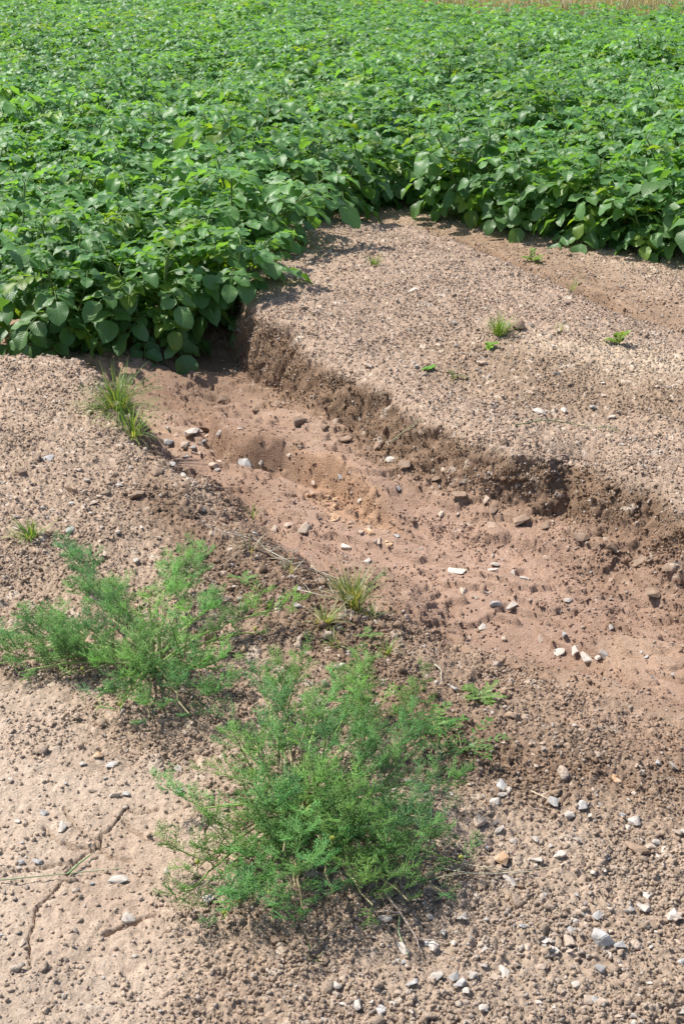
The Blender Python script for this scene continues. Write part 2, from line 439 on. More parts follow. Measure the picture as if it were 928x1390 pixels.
def lump(seed):
    r = np.random.default_rng(seed); V, Fc = I2
    V = V * (1 + .28 * r.normal(size=(len(V), 1))); return V * [1, .85, .75], Fc
LUMPS = [lump(i) for i in range(8)]
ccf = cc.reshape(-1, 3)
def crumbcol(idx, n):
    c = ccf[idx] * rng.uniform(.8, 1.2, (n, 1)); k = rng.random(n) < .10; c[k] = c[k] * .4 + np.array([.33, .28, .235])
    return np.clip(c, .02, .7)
M_crumb = soil_mat('soil_crumb')
dens_c = rough * (1 - .5 * silt) + .6 * slope2 + .05 + .2 * gully * sstep(.0, .5, fbm(GX, GY, .2, 301, 4, .65)) ** 1.5
SM_L = []
for i_ in range(8):
    r_ = np.random.default_rng(i_ + 50); SM_L.append((I1[0] * (1 + .25 * r_.normal(size=(len(I1[0]), 1))) * [1, .85, .7], I1[1]))
o = scatter('soil_crumbs', 330000, dens_c * (.35 + clump) / np.maximum(GY, 1.5), .0013, .0052, 3.1, SM_L, crumbcol, .25, M_crumb)
tag(o, 'loose brown soil crumbs covering the banks and the headland', 'soil crumbs', kind='stuff')
o = scatter('soil_clods', 2600, np.clip(fore * (1 - .9 * silt) + face * 1.0 + slope2 * .8 + .2 * plateau, 0, 1) * (.2 + clump) * (1 + darkfg), .005, .013, 2.8, LUMPS, crumbcol, .2, M_crumb)
tag(o, 'lumpy brown soil clods lying over the banks', 'soil clods', kind='stuff')
GC = np.array([[.56, .49, .42], [.52, .43, .35], [.46, .38, .32], [.55, .45, .37], [.48, .44, .41], [.55, .36, .24]])
def gravcol(idx, n):
    return GC[rng.choice(6, n, p=[.2, .28, .22, .2, .07, .03])] * rng.uniform(.75, 1.1, (n, 1))
dens_g = (fore * (.28 + .9 * rub) * (1 - .7 * silt) + plateau * .5 + face * .10 + gully * .035) * (.4 + sstep(-.3, .5, fbm(GX, GY, .3, 311, 3)))
o = scatter('gravel', 32000, dens_g, .0018, .0085, 2.6, CH, gravcol, .35, M_crumb)
tag(o, 'small pale stone chips strewn over the dry soil', 'gravel', kind='stuff')
#STONES
# ------------------------------------------------------------------ stones one can count
def stone_mat(name, c1, c2, c3):
    m, nt, p, out = new_mat(name)
    tc = N(nt, 'ShaderNodeTexCoord'); oi = N(nt, 'ShaderNodeObjectInfo')
    va = N(nt, 'ShaderNodeVectorMath', operation='ADD'); nt.links.new(tc.outputs['Object'], va.inputs[0]); nt.links.new(oi.outputs['Random'], va.inputs[1])
    v = va.outputs[0]
    r = N(nt, 'ShaderNodeValToRGB'); e = r.color_ramp.elements
    e[0].position = .32; e[0].color = (*c1, 1); e[1].position = .66; e[1].color = (*c2, 1); x = e.new(.5); x.color = (*c3, 1)
    n1 = noise(nt, 1.6, v, 8, .65); nt.links.new(n1, r.inputs[0])
    k = mathn(nt, 'MULTIPLY', mapr(nt, oi.outputs['Random'], 0, 1, .78, 1.12), mapr(nt, noise(nt, 14, v, 5, .7), .3, .7, .82, 1.1))
    nt.links.new(mul_col(nt, r.outputs[0], k), p.inputs['Base Color'])
    p.inputs['Roughness'].default_value = .8; p.inputs['Specular IOR Level'].default_value = .3
    bp = N(nt, 'ShaderNodeBump'); bp.inputs['Strength'].default_value = .6; bp.inputs['Distance'].default_value = .0012
    nt.links.new(noise(nt, 5, v, 8, .7), bp.inputs['Height']); nt.links.new(bp.outputs[0], p.inputs['Normal'])
    return m
SM = dict(white=stone_mat('stone_white', (.42, .36, .30), (.57, .52, .46), (.50, .44, .38)),
          grey=stone_mat('stone_grey', (.30, .28, .26), (.50, .48, .46), (.39, .37, .35)),
          tan=stone_mat('stone_tan', (.40, .30, .23), (.52, .42, .33), (.46, .36, .28)),
          orange=stone_mat('stone_orange', (.42, .24, .13), (.60, .47, .36), (.52, .34, .2)),
          brown=stone_mat('soil_lump', (.21, .14, .095), (.31, .22, .155), (.26, .18, .125)))
SMESH = {}
def stone_me(k, matn, soilish=False):
    key = (k, matn)
    if key not in SMESH:
        V, Fc = chunk(11 + k % 6, 90 + k * 3, (.38, .46, .55, .42, .32, .5)[k % 6], .05)
        me = mesh_np('stone', V, Fc, SM[matn], smooth=False)
        bm = bmesh.new(); bm.from_mesh(me); bmesh.ops.recalc_face_normals(bm, faces=bm.faces); bmesh.ops.subdivide_edges(bm, edges=bm.edges, cuts=1, use_grid_fill=True)
        r = random.Random(k)
        for v in bm.verts: v.co *= 1 + r.gauss(0, .018)
        for f in bm.faces: f.smooth = False
        bm.to_mesh(me); bm.free()
        SMESH[key] = me
    return SMESH[key]
def stone(px, py, wpx, matn, label, k=None, group=None, yaw=None, stretch=1.0, sink=.25, tall=1.0, name='stone', cat='stone'):
    p, n, i = hit(px, py)
    d = (p - cam.location).length
    r = wpx / 2 * d / F * 1.1
    k = random.randrange(14) if k is None else k
    o = link(name, stone_me(k, matn))
    o.location = p + n * (r * (.17 * tall + .02))
    q = n.lerp(Vector((0, 0, 1)), .4).to_track_quat('Z', 'Y')
    o.rotation_euler = (q.to_matrix() @ Euler((R(random.uniform(-14, 14)), R(random.uniform(-14, 14)), random.uniform(0, 6.28) if yaw is None else yaw)).to_matrix()).to_euler()
    o.scale = (r * stretch, r * .92, r * .9 * tall)
    return tag(o, label, cat, group)

S = [  # px, py, width, kind, label, options
    (334, 630, 32, 'grey', 'bluish grey angular stone in the gully floor below the ledge, largest of the upper gully', dict(stretch=1.2, yaw=-.5)),
    (258, 587, 27, 'white', 'elongated pale stone slanting on the gully head beside the upright soil clod', dict(stretch=1.4, yaw=.5)),
    (289, 633, 20, 'tan', 'squarish beige stone casting a shadow left of the bluish grey gully stone', dict(tall=1.3)),
    (265, 614, 14, 'white', 'thin white chip between the elongated pale stone and the squarish beige one', dict(stretch=1.4, yaw=.5)),
    (236, 629, 12, 'grey', 'small upright bluish chip at the foot of the left mound', dict(tall=1.4)),
    (228, 603, 16, 'grey', 'flat grey stone just left of the elongated pale stone', dict(stretch=1.3)),
    (411, 716, 28, 'tan', 'rounded tan stone in the stone row under the orange patch of the gully', dict(yaw=.4)),
    (391, 712, 20, 'tan', 'second tan stone touching the rounded tan stone in the gully row', {}),
    (374, 718, 20, 'tan', 'low beige stone at the left end of the gully stone row', dict(stretch=1.2)),
    (467, 742, 18, 'white', 'flat white stone right of the gully stone row', dict(stretch=1.3, yaw=0.)),
    (499, 760, 15, 'white', 'small flat white stone at the head of the grassy clump on the gully edge', dict(stretch=1.2)),
    (488, 680, 12, 'white', 'small white pebble under the upper gully ledge', {}),
    (537, 727, 13, 'grey', 'small dark edged grey pebble alone on the reddish gully floor', {}),
    (541, 664, 11, 'grey', 'round grey pebble at the foot of the bank', {}),
    (541, 645, 10, 'tan', 'tiny tan pebble right above the round grey pebble at the bank foot', {}),
    (529, 622, 17, 'white', 'pale flat stone lying at the foot of the bank near its lowest left part', dict(stretch=1.3)),
    (619, 773, 34, 'white', 'flat white slab in the middle of the gully floor', dict(k=4, stretch=1.2, tall=.5, yaw=-.1)),
    (671, 765, 25, 'white', 'whitish slab half buried in reddish silt right of the flat white slab', dict(k=4, tall=.4)),
    (674, 820, 20, 'grey', 'grey tilted block left of the white streaked block in the gully', dict(tall=1.4, yaw=.6)),
    (695, 821, 21, 'white', 'white streaked block touching the grey tilted block in the gully', dict(tall=1.1)),
    (653, 849, 17, 'white', 'bright white chip below the pair of blocks in the gully', dict(stretch=1.2, yaw=.9)),
    (637, 664 + 200, 10, 'tan', 'little tan chip below left of the bright white chip', {}),
    (686, 865, 13, 'tan', 'tan pebble in line right of the bright white chip', {}),
    (732, 867, 17, 'tan', 'sandy coloured stone upper left of the white stone cluster', dict(stretch=1.2)),
    (764, 862, 12, 'grey', 'dark grey pebble above the white stone cluster', {}),
    (760, 882, 22, 'white', 'flat white stone heading the white cluster on the silt', dict(stretch=1.2, tall=.7)),
    (778, 884, 18, 'white', 'second white stone of the cluster on the silt', dict(tall=.8)),
    (796, 892, 22, 'white', 'broad low white stone in the cluster on the silt', dict(tall=.7)),
    (816, 889, 18, 'white', 'white stone closing the right end of the cluster on the silt', dict(tall=1.1)),
    (875, 890, 10, 'grey', 'small blue grey pebble on the silt at the right', {}),
    (883, 918, 11, 'grey', 'light pebble on wet silt below the blue grey one', {}),
    (804, 680, 12, 'white', 'white chip stuck in the bank under the hollow', {}),
    (659, 678, 16, 'tan', 'pale tan stone stuck in the middle of the bank foot', {}),
    (98, 720, 18, 'grey', 'bluish stone beside the grass tuft on the left mound', {}),
    (83, 1122, 21, 'white', 'rough whitish stone standing on the cracked silt by the long crack', dict(tall=1.3)),
    (31, 1171, 14, 'grey', 'upright pale grey stone left of its darker twin on the silt', dict(tall=1.3)),
    (52, 1171, 18, 'grey', 'rounded grey stone right of its paler twin on the silt', dict(tall=1.2)),
    (155, 1078, 18, 'white', 'left stone of the touching white pair above the long crack', dict(tall=1.1)),
    (171, 1079, 18, 'grey', 'right stone of the touching pair above the long crack', dict(tall=1.0)),
    (160, 1195, 24, 'white', 'cream stone lying at the end of the green straw on the silt', dict(stretch=1.2)),
    (173, 1248, 23, 'white', 'smooth oval cream stone below the straw on the silt', dict(tall=1.2)),
    (243, 1074, 20, 'grey', 'light grey stone peeping out left of the big feathery plant', dict(stretch=1.2)),
    (242, 1044, 15, 'white', 'rounded cream stone above the grey stone at the left of the big feathery plant', {}),
    (135, 1025, 20, 'orange', 'orange brown stone on the pale soil under the left feathery plant', {}),
    (152, 1036, 22, 'grey', 'flat grey flake right below the orange brown stone', dict(tall=.6)),
    (61, 1104, 14, 'grey', 'small grey flake on pale soil left of the touching pair', {}),
    (280, 1222, 26, 'white', 'pale flat stone under the lower left fringe of the big feathery plant', dict(tall=.7)),
    (682, 1169, 34, 'orange', 'large orange and cream broken stone beside the dry straw bundle', dict(k=3, stretch=1.1, tall=1.1, yaw=-.6)),
    (690, 1195, 22, 'white', 'cream stone just below the orange broken stone', {}),
    (706, 1202, 15, 'brown', 'brown lump right of the cream stone under the orange one', {}),
    (599 + 163, 1047, 20, 'tan', 'pinkish upright stone on the dark crumbly slope', dict(tall=1.3)),
    (836, 1059, 28, 'orange', 'long flat orange tinted flake on the dark crumbly slope', dict(k=4, stretch=1.3, yaw=-.5, tall=.6)),
    (871, 1048, 14, 'white', 'white tilted chip at the upper right of the rubble', dict(tall=1.2)),
    (893, 1036, 12, 'grey', 'pale chip against the dark soil near the right edge above the rubble', {}),
    (862, 1118, 24, 'white', 'pinkish white slanting flake on the dark slope at right', dict(stretch=1.3, yaw=-.7)),
    (679, 1161 - 14, 10, 'white', 'tiny white chip just above the orange broken stone', {}),
    (678, 1126, 15, 'white', 'thin white flake below the big plant, upper middle of the rubble', dict(stretch=1.3)),
    (727, 1140, 18, 'white', 'flat white flake in the middle of the rubble', dict(stretch=1.2)),
    (663, 1155, 14, 'grey', 'grey chip left above the orange broken stone', {}),
    (812, 1278, 46, 'grey', 'biggest stone at the lower right, grey with white faces', dict(k=8, tall=1.1, yaw=.8)),
    (871, 1232, 26, 'white', 'pale block lying in the lower right rubble near the frame edge', dict(tall=1.1)),
    (913, 1246, 32, 'white', 'bulky cream stone at the lower right edge of the view', dict(tall=1.1)),
    (879, 1217, 14, 'white', 'small white chip above the pale block in the lower right', {}),
    (811, 1245, 20, 'grey', 'bluish white stone just above the biggest stone', dict(tall=.8)),
    (854, 1234, 14, 'grey', 'light chip left of the pale block in the lower right', dict(tall=1.2)),
    (710, 1256, 17, 'grey', 'flat bluish stone in the lower middle rubble', dict(tall=.7)),
    (715, 1285, 20, 'tan', 'round tan stone in the lower middle rubble', {}),
    (773, 1263, 14, 'grey', 'small bluish flake left of the biggest stone', {}),
    (523, 1248, 24, 'white', 'pointed pale pink stone below the big feathery plant', dict(tall=1.4)),
    (580, 1280, 24, 'grey', 'smooth grey stone beside the forked dry twig', {}),
    (504, 1272, 14, 'white', 'white chip below the pointed pale pink stone', {}),
    (898, 1055 + 98, 18, 'white', 'white stone at the right edge above the lower rubble', {}),
    (880, 1150, 20, 'tan', 'rounded sandy stone at the right side of the rubble', {}),
    (653, 492, 26, 'tan', 'flat tan slab tilted above a dark gap on the plateau', dict(k=4, stretch=1.2, tall=.7)),
    (565, 496, 14, 'white', 'white pebble left of the clover sprig on the plateau', {}),
    (550, 495, 12, 'tan', 'tan pebble next to the white pebble on the plateau', {}),
    (500, 495, 16, 'tan', 'pale stone near the lip of the bank on the plateau', {}),
    (732, 557, 18, 'white', 'cream stone on the lower plateau above the hollow', {}),
    (763, 557, 14, 'white', 'white stone above the lying grass stalk on the plateau', {}),
    (804, 552, 14, 'grey', 'grey pebble right of the cream stones on the plateau', {}),
    (829, 565, 20, 'white', 'whitish flat stone on the plateau right of the grass stalk', dict(tall=.6)),
    (756, 506, 12, 'grey', 'small grey stone on the middle plateau between two weeds', {}),
    (749, 470, 12, 'white', 'light pebble beside the dark root hollow on the plateau', {}),
    (560, 392, 16, 'white', 'thin pale flake on the upper plateau below the small grass tuft', dict(stretch=1.3, tall=.6)),
    (618, 436, 12, 'white', 'small pale stone left of the bright grass tuft on the plateau', {}),
    (799, 645 - 205, 14, 'tan', 'tan stone on the right of the plateau below the dirt step', {}),
    (596, 1036 - 378, 10, 'white', 'small white chip on the bank face', {}),
    (119, 650, 16, 'white', 'round white stone in the middle of the left mound', {}),
    (161, 657, 16, 'white', 'white stone by the brown clod on the left mound', {}),
    (66, 622, 18, 'grey', 'flat grey flake high on the left mound', dict(stretch=1.3, tall=.6)),
    (128, 683, 22, 'tan', 'tan stone at the lower part of the left mound', {}),
    (272, 694, 14, 'white', 'pale flake on the crumbly slope right of the left mound', {}),
    (185, 760, 13, 'white', 'cream stone behind the left feathery plant', {}),
    (345, 724, 13, 'grey', 'grey stone beside the dry woody stems', {}),
    (318, 796, 10, 'white', 'bright round pebble right of the left feathery plant', {}),
    (325, 812, 15, 'white', 'white flake right of the left feathery plant, under the bright round pebble', {}),
    (405, 797, 14, 'grey', 'pale stone between the dry stems and the gully edge grass', {}),
    (404, 822, 14, 'white', 'pinkish pebble left of the gully edge grass', {}),
    (617, 937, 15, 'white', 'white stone above the small spreading weed', {}),
    (592, 926, 12, 'white', 'white pebble left above the small spreading weed', {}),
    (780, 985, 13, 'white', 'round white pebble on dark crumbs below the silt', {}),
    (461, 905, 20, 'white', 'upright cream stone behind the big feathery plant', dict(tall=1.4)),
    (915, 1040, 18, 'white', 'whitish stone at the right edge on the dark slope', {}),
]
for px, py, wp, mt, lab, kw in S: stone(px, py, wp, mt, lab, **kw)
L = [
    (280, 583, 24, 'upright brown soil clod standing at the gully head', dict(tall=2.3, sink=.1)),
    (185, 672, 34, 'big brown soil clod on the right flank of the left mound', dict(tall=1.2)),
    (95, 665, 26, 'rounded soil clod in the middle of the left mound', {}),
    (30, 640, 26, 'rounded soil clod at the left part of the left mound', {}),
    (705, 441, 34, 'dark soil clod behind the bright grass tuft on the plateau', dict(tall=.9)),
    (600, 1015, 26, 'reddish brown soil clod between the two weeds by the big feathery plant', dict(tall=1.2)),
    (560, 905 - 200, 16, 'small soil clod fallen on the gully floor', {}),
    (300, 540, 22, 'soil clod in the shade under the overhanging potato plant', {}),
    (345, 558, 20, 'soil clod at the foot of the shaded bank', {}),
    (888, 805, 40, 'broad soil clod broken from the bank near the right edge', dict(tall=.7)),
    (865, 1150, 40, 'pale crumbly lump at the top right of the rubble', dict(tall=.9)),
    (375, 1190 + 90, 26, 'soil clod below the big feathery plant', {}),
]
for px, py, wp, lab, kw in L: stone(px, py, wp, 'brown', lab, name='soil_clod', cat='clod', **kw)
FT = [(372, 548, 20), (405, 572, 26), (440, 580, 18), (470, 596, 24), (512, 606, 20), (548, 628, 26), (590, 650, 20), (622, 672, 30), (668, 692, 22), (705, 706, 30), (742, 714, 22), (790, 728, 34), (832, 742, 24), (870, 760, 30), (905, 772, 22),
      (250, 660, 24), (300, 705, 20), (270, 690, 16), (330, 735, 22), (215, 640, 26), (205, 620, 20)]
for i, (a, b, w_) in enumerate(FT):
    stone(a, b, w_, 'brown', 'crumbled brown soil clod fallen at the foot of the tall bank' if i < 15 else 'brown soil clod broken off the right flank of the left mound', name='soil_clod', cat='clod',
          group='clods at the foot of the tall bank' if i < 15 else 'clods below the left mound', tall=random.uniform(.7, 1.1))
REG = [  # outline, how many, widths, kinds, label, group
    ([(490, 1060), (640, 1040), (928, 1130), (928, 1390), (440, 1390), (470, 1270), (610, 1230), (630, 1100)], 120, (9, 26), 'white white tan grey',
     'loose pale pebble of the stony rubble at the lower right', 'pebbles in the lower right rubble'),
    ([(600, 930), (928, 1010), (928, 1130), (640, 1040)], 16, (7, 13), 'white tan', 'light pebble on the dark crumbly slope below the gully', 'pebbles on the dark slope'),
    ([(0, 1000), (200, 1020), (250, 1100), (240, 1390), (0, 1390)], 20, (7, 14), 'white tan grey', 'little stone on the pale silt at the lower left', 'pebbles on the lower left silt'),
    ([(0, 520), (120, 540), (250, 700), (400, 820), (470, 900), (330, 800), (90, 740), (0, 730)], 34, (7, 13), 'white tan tan', 'small stone on the crumbly mound left of the gully', 'pebbles on the left mound'),
    ([(230, 600), (400, 690), (640, 800), (928, 930), (928, 880), (640, 700), (420, 600), (300, 570)], 22, (6, 11), 'white tan grey', 'small stone washed onto the smooth gully floor', 'pebbles on the gully floor'),
    ([(405, 655), (440, 655), (520, 710), (545, 745), (500, 740), (430, 700)], 26, (7, 17), 'orange orange tan', 'ochre rock fragment in the small orange cut of the gully floor', 'ochre fragments in the gully cut'),
    ([(215, 560), (300, 570), (300, 640), (240, 650)], 14, (8, 18), 'white tan grey tan', 'angular stone chip among the debris at the gully head', 'stone chips at the gully head'),
    ([(560, 735), (700, 770), (860, 850), (900, 930), (740, 880), (600, 820)], 11, (9, 20), 'white white tan', 'flat pale flake half buried in the lower gully floor', 'pale flakes in the lower gully floor'),
    ([(470, 330), (560, 340), (928, 470), (928, 640), (600, 560), (400, 450)], 30, (6, 11), 'white tan tan', 'small stone on the pebbly plateau above the bank', 'pebbles on the plateau'),
]
for poly, n, (a, b), kinds, lab, grp in REG:
    xs = [q[0] for q in poly]; ys = [q[1] for q in poly]; c = 0; kinds = kinds.split()
    while c < n:
        x = random.uniform(min(xs), max(xs)); y = random.uniform(min(ys), max(ys))
        if not inpoly(poly, np.array([x]), np.array([y]))[0]: continue
        stone(x, y, a + (b - a) * random.random() ** 2, random.choice(kinds), lab, group=grp, name='pebble', cat='pebble', stretch=random.uniform(.9, 1.3)); c += 1
# ------------------------------------------------------------------ leaves
def leaf_mat(name, hue=None, rough_=.42, trans=.35, tcol=(1.5, 1.35, .55), veins=True, spec=.5):
    m, nt, p, out = new_mat(name)
    a = N(nt, 'ShaderNodeAttribute', attribute_name='tint')
    oi = N(nt, 'ShaderNodeObjectInfo')
    k = mapr(nt, oi.outputs['Random'], 0, 1, .85, 1.15)
    base_c = mul_col(nt, a.outputs['Color'], k)
    nrm = None
    if veins:
        uv = N(nt, 'ShaderNodeUVMap'); sp = N(nt, 'ShaderNodeSeparateXYZ'); nt.links.new(uv.outputs[0], sp.inputs[0])
        av = mathn(nt, 'ABSOLUTE', mathn(nt, 'SUBTRACT', sp.outputs[1], .5))
        ph = mathn(nt, 'SUBTRACT', mathn(nt, 'MULTIPLY', sp.outputs[0], 7.0), mathn(nt, 'MULTIPLY', av, 4.0))
        si = mathn(nt, 'POWER', mathn(nt, 'ABSOLUTE', mathn(nt, 'SINE', mathn(nt, 'MULTIPLY', ph, math.pi))), .35)
        mid = mapr(nt, av, 0, .05, 0, 1)
        h = mathn(nt, 'MULTIPLY', si, mid)
        nv = noise(nt, 9, uv.outputs[0], 3)
        h2 = mathn(nt, 'ADD', h, mathn(nt, 'MULTIPLY', nv, 1.1))
        bp = N(nt, 'ShaderNodeBump'); bp.inputs['Strength'].default_value = .27; bp.inputs['Distance'].default_value = .0022
        nt.links.new(h2, bp.inputs['Height']); nrm = bp.outputs[0]
        k2 = mapr(nt, h, 0, 1, 1.22, .98)
        base_c = mul_col(nt, base_c, k2)
        nt.links.new(nrm, p.inputs['Normal'])
    nt.links.new(base_c, p.inputs['Base Color'])
    p.inputs['Roughness'].default_value = rough_; p.inputs['Specular IOR Level'].default_value = spec
    tr = N(nt, 'ShaderNodeBsdfTranslucent')
    tm = N(nt, 'ShaderNodeVectorMath', operation='MULTIPLY'); nt.links.new(base_c, tm.inputs[0]); tm.inputs[1].default_value = tcol
    nt.links.new(tm.outputs[0], tr.inputs[0])
    if nrm: nt.links.new(nrm, tr.inputs['Normal'])
    mx = N(nt, 'ShaderNodeMixShader'); mx.inputs[0].default_value = trans
    nt.links.new(p.outputs[0], mx.inputs[1]); nt.links.new(tr.outputs[0], mx.inputs[2]); nt.links.new(mx.outputs[0], out.inputs[0])
    return m
def flat_mat(name, c, rough_=.7, attr=False):
    m, nt, p, out = new_mat(name)
    k = mapr(nt, noise(nt, 60, N(nt, 'ShaderNodeTexCoord').outputs['Object']), .3, .7, .8, 1.2)
    if attr:
        a = N(nt, 'ShaderNodeAttribute', attribute_name='tint'); cs = a.outputs['Color']
    else:
        rgb = N(nt, 'ShaderNodeRGB'); rgb.outputs[0].default_value = (*c, 1); cs = rgb.outputs[0]
    nt.links.new(mul_col(nt, cs, k), p.inputs['Base Color']); p.inputs['Roughness'].default_value = rough_
    return m
M_leaf = leaf_mat('potato_leaf', rough_=.44, trans=.36, tcol=(2.6, 2.5, .75))
M_stem = leaf_mat('green_stem', veins=False, trans=.12, rough_=.5)
M_feather = leaf_mat('feathery_leaf', veins=False, trans=.5, rough_=.5, tcol=(1.5, 1.35, .5), spec=.3)
M_grass = leaf_mat('grass_blade', veins=False, trans=.38, rough_=.45, tcol=(1.5, 1.4, .5))
M_petal = leaf_mat('white_petal', veins=False, trans=.3, rough_=.6, tcol=(1, 1, .95))
M_straw = flat_mat('dry_straw', (.42, .34, .22), attr=True)

def template(nl, nw):
    """one leaflet, length along +x from 0 to 1, upper face +z: points and quads, and their uv"""
    us = np.linspace(0, 1, nl); vs_ = np.linspace(-1, 1, nw)
    wd = (us ** .62) * (1 - us) ** .62; wd = wd / wd.max(); wd = wd * (1 - .18 * us) ; wd[0] = .04; wd[-1] = .02
    V = []; T = []
    for i, u in enumerate(us):
        for v in vs_:
            V.append((u, v * wd[i], 0)); T.append((u, .5 + .5 * v))
    idx = np.arange(nl * nw).reshape(nl, nw)
    Q = np.stack([idx[:-1, :-1], idx[1:, :-1], idx[1:, 1:], idx[:-1, 1:]], -1).reshape(-1, 4)
    return np.array(V), Q, np.array(T)
T_HI = template(8, 7); T_LO = template(4, 3)

class Acc:
    def __init__(s): s.V = []; s.F = []; s.C = []; s.T = []; s.n = 0
    def add(s, V, Fq, c, T=None):
        V = np.asarray(V); s.V.append(V); s.F.append(np.asarray(Fq) + s.n)
        s.C.append(np.tile(c, (len(V), 1)) if np.ndim(c) == 1 else c); s.T.append(np.zeros((len(V), 2)) if T is None else T); s.n += len(V)
    def mesh(s, name, m):
        f3 = [f for f in s.F if f.shape[1] == 3]; f4 = [f for f in s.F if f.shape[1] == 4]
        fs = ([np.concatenate(f4)] if f4 else []) + ([np.concatenate(f3)] if f3 else [])
        return mesh_np(name, np.concatenate(s.V), fs, m, {'tint': np.concatenate(s.C)}, np.concatenate(s.T))

def norm(v): v = np.asarray(v, float); return v / (np.linalg.norm(v) + 1e-9)
def leaflet(acc, T, org, x, up, L, Wd, c, r, fold=.25, droop=.35):
    x = norm(x); up = norm(up); y = norm(np.cross(up, x)); z = np.cross(x, y)
    V, Q, uv = T
    u = V[:, 0]; v = V[:, 1]
    # edge waves and folding along the midrib, the tip curving down
    wav = .13 * np.sin(u * 9 + r.uniform(0, 6)) * np.sign(v) * np.abs(v) ** 2
    zz = fold * np.abs(v) * Wd + wav * Wd * 2.0 - droop * (u ** 2) * L * .5
    lx = u * L * (1 - .08 * droop * u); tw = r.uniform(-.35, .35) * u
    ly = v * Wd
    ly, zz = ly * np.cos(tw) - zz * np.sin(tw), ly * np.sin(tw) + zz * np.cos(tw)
    acc.add(org + np.outer(lx, x) + np.outer(ly, y) + np.outer(zz, z), Q, c, uv)

def tube(acc, pts, r0, r1, c, sides=5):
    pts = np.array(pts); n = len(pts); Vs = []
    for i in range(n):
        t = norm(pts[min(i + 1, n - 1)] - pts[max(i - 1, 0)])
        a = norm(np.cross(t, (.3, .2, 1) if abs(t[2]) < .9 else (1, 0, 0))); b = np.cross(t, a)
        rr = r0 + (r1 - r0) * i / (n - 1)
        for k in range(sides):
            th = 2 * math.pi * k / sides; Vs.append(pts[i] + rr * (math.cos(th) * a + math.sin(th) * b))
    idx = np.arange(n * sides).reshape(n, sides); nx = np.roll(idx, -1, 1)
    Q = np.stack([idx[:-1], nx[:-1], nx[1:], idx[1:]], -1).reshape(-1, 4)
    acc.add(Vs, Q, c)

def potato_geometry(seed, lo=False, big=1.0, low_leaves=False):
    r = random.Random(seed); LV, ST = Acc(), Acc(); T = T_LO if lo else T_HI
    tips = []
    ns = r.randint(5, 6) if not lo else 4
    a0 = r.uniform(0, 6.28)
    for si in range(ns):
        az = a0 + si * 2 * math.pi / ns + r.uniform(-.35, .35); lean = r.uniform(.10, .62) if si else .05
        hgt = r.uniform(.34, .48) * big; pts = []; p = np.array([.02 * math.cos(az), .02 * math.sin(az), -.02])
        d = norm([math.cos(az) * math.sin(lean), math.sin(az) * math.sin(lean), math.cos(lean)])
        for k in range(9):
            pts.append(p.copy()); p = p + d * hgt / 8
            d = norm(d + np.array([math.cos(az) * .035, math.sin(az) * .035, .02]) + np.array([r.gauss(0, .05), r.gauss(0, .05), 0]))
        pts = np.array(pts); tips.append(pts[-1])
        if not lo: tube(ST, pts, .007, .0035, np.array([.13, .21, .06]), 6)
        nl = r.randint(10, 12) if not lo else 6
        ph = r.uniform(0, 6.28)
        for li in range(nl):
            t = (.22 if low_leaves else .32) + (.78 if low_leaves else .68) * (li + r.uniform(-.2, .2)) / (nl - 1); t = min(max(t, .15), 1)
            q = t * 8; i0 = min(int(q), 7); o_ = pts[i0] + (pts[i0 + 1] - pts[i0]) * (q - i0)
            ph += 2.4 + r.uniform(-.4, .4)
            upness = .25 + .75 * t + r.uniform(-.25, .2)
            if li >= nl - 2: upness += .25
            Lr = r.uniform(.15, .215) * (1.05 - .45 * max(0, t - .6) / .4) * big
            d = norm([math.cos(ph), math.sin(ph), upness]); side = norm(np.cross((0, 0, 1), d))
            rp = [o_.copy()]; pp = o_.copy(); ds = []
            for k in range(6):
                pp = pp + d * Lr / 6; rp.append(pp.copy()); ds.append(d.copy())
                d = norm(d + np.array([0, 0, -.22 - .10 * (1 - t)]))
            rp = np.array(rp)
            if not lo: tube(ST, rp, .0024, .0012, np.array([.14, .24, .07]), 4)
            g = r.random(); young = max(0, t - .7) / .3
            cbase = np.array([.082, .180, .062]) * (1 - .4 * g) + np.array([.125, .235, .055]) * .4 * g
            cbase = cbase * (1 + .35 * young * r.random())
            if r.random() < .05: cbase = np.array([.15, .24, .04])
            roll = r.uniform(-.5, .5)
            pairs = ((.34, .62), (.56, .85), (.78, 1.0)) if not lo else ((.45, .8), (.75, 1.05))
            for (tt, sc_) in pairs:
                q = tt * 6; i0 = int(q); o2 = rp[i0] + (rp[i0 + 1] - rp[i0]) * (q - i0); dd = ds[i0]
                for sgn in (1, -1):
                    up = norm(np.cross(dd, side)) ; up = up if up[2] > 0 else -up
                    up = norm(up + side * roll + np.array([r.gauss(0, .22), r.gauss(0, .22), .15]))
                    x = norm(dd * r.uniform(.45, .8) + side * sgn * (.95))
                    L_ = .078 * sc_ * r.uniform(.82, 1.15) * big * (1 - .35 * young) * (1.1 if lo else 1)
                    st = o2 + x * .006
                    leaflet(LV, T, st, x, up, L_, L_ * r.uniform(.33, .41), cbase * r.uniform(.85, 1.18), r, r.uniform(.1, .5), r.uniform(.1, .9))
            up = norm(np.cross(ds[-1], side)); up = up if up[2] > 0 else -up
            up = norm(up + side * roll + np.array([r.gauss(0, .15), r.gauss(0, .15), .1]))
            L_ = .092 * r.uniform(.85, 1.15) * big * (1 - .35 * young)
            leaflet(LV, T, rp[-1], ds[-1], up, L_, L_ * r.uniform(.36, .43), cbase * r.uniform(.9, 1.15), r, r.uniform(.1, .45), r.uniform(.2, .9))
    return LV, ST, tips

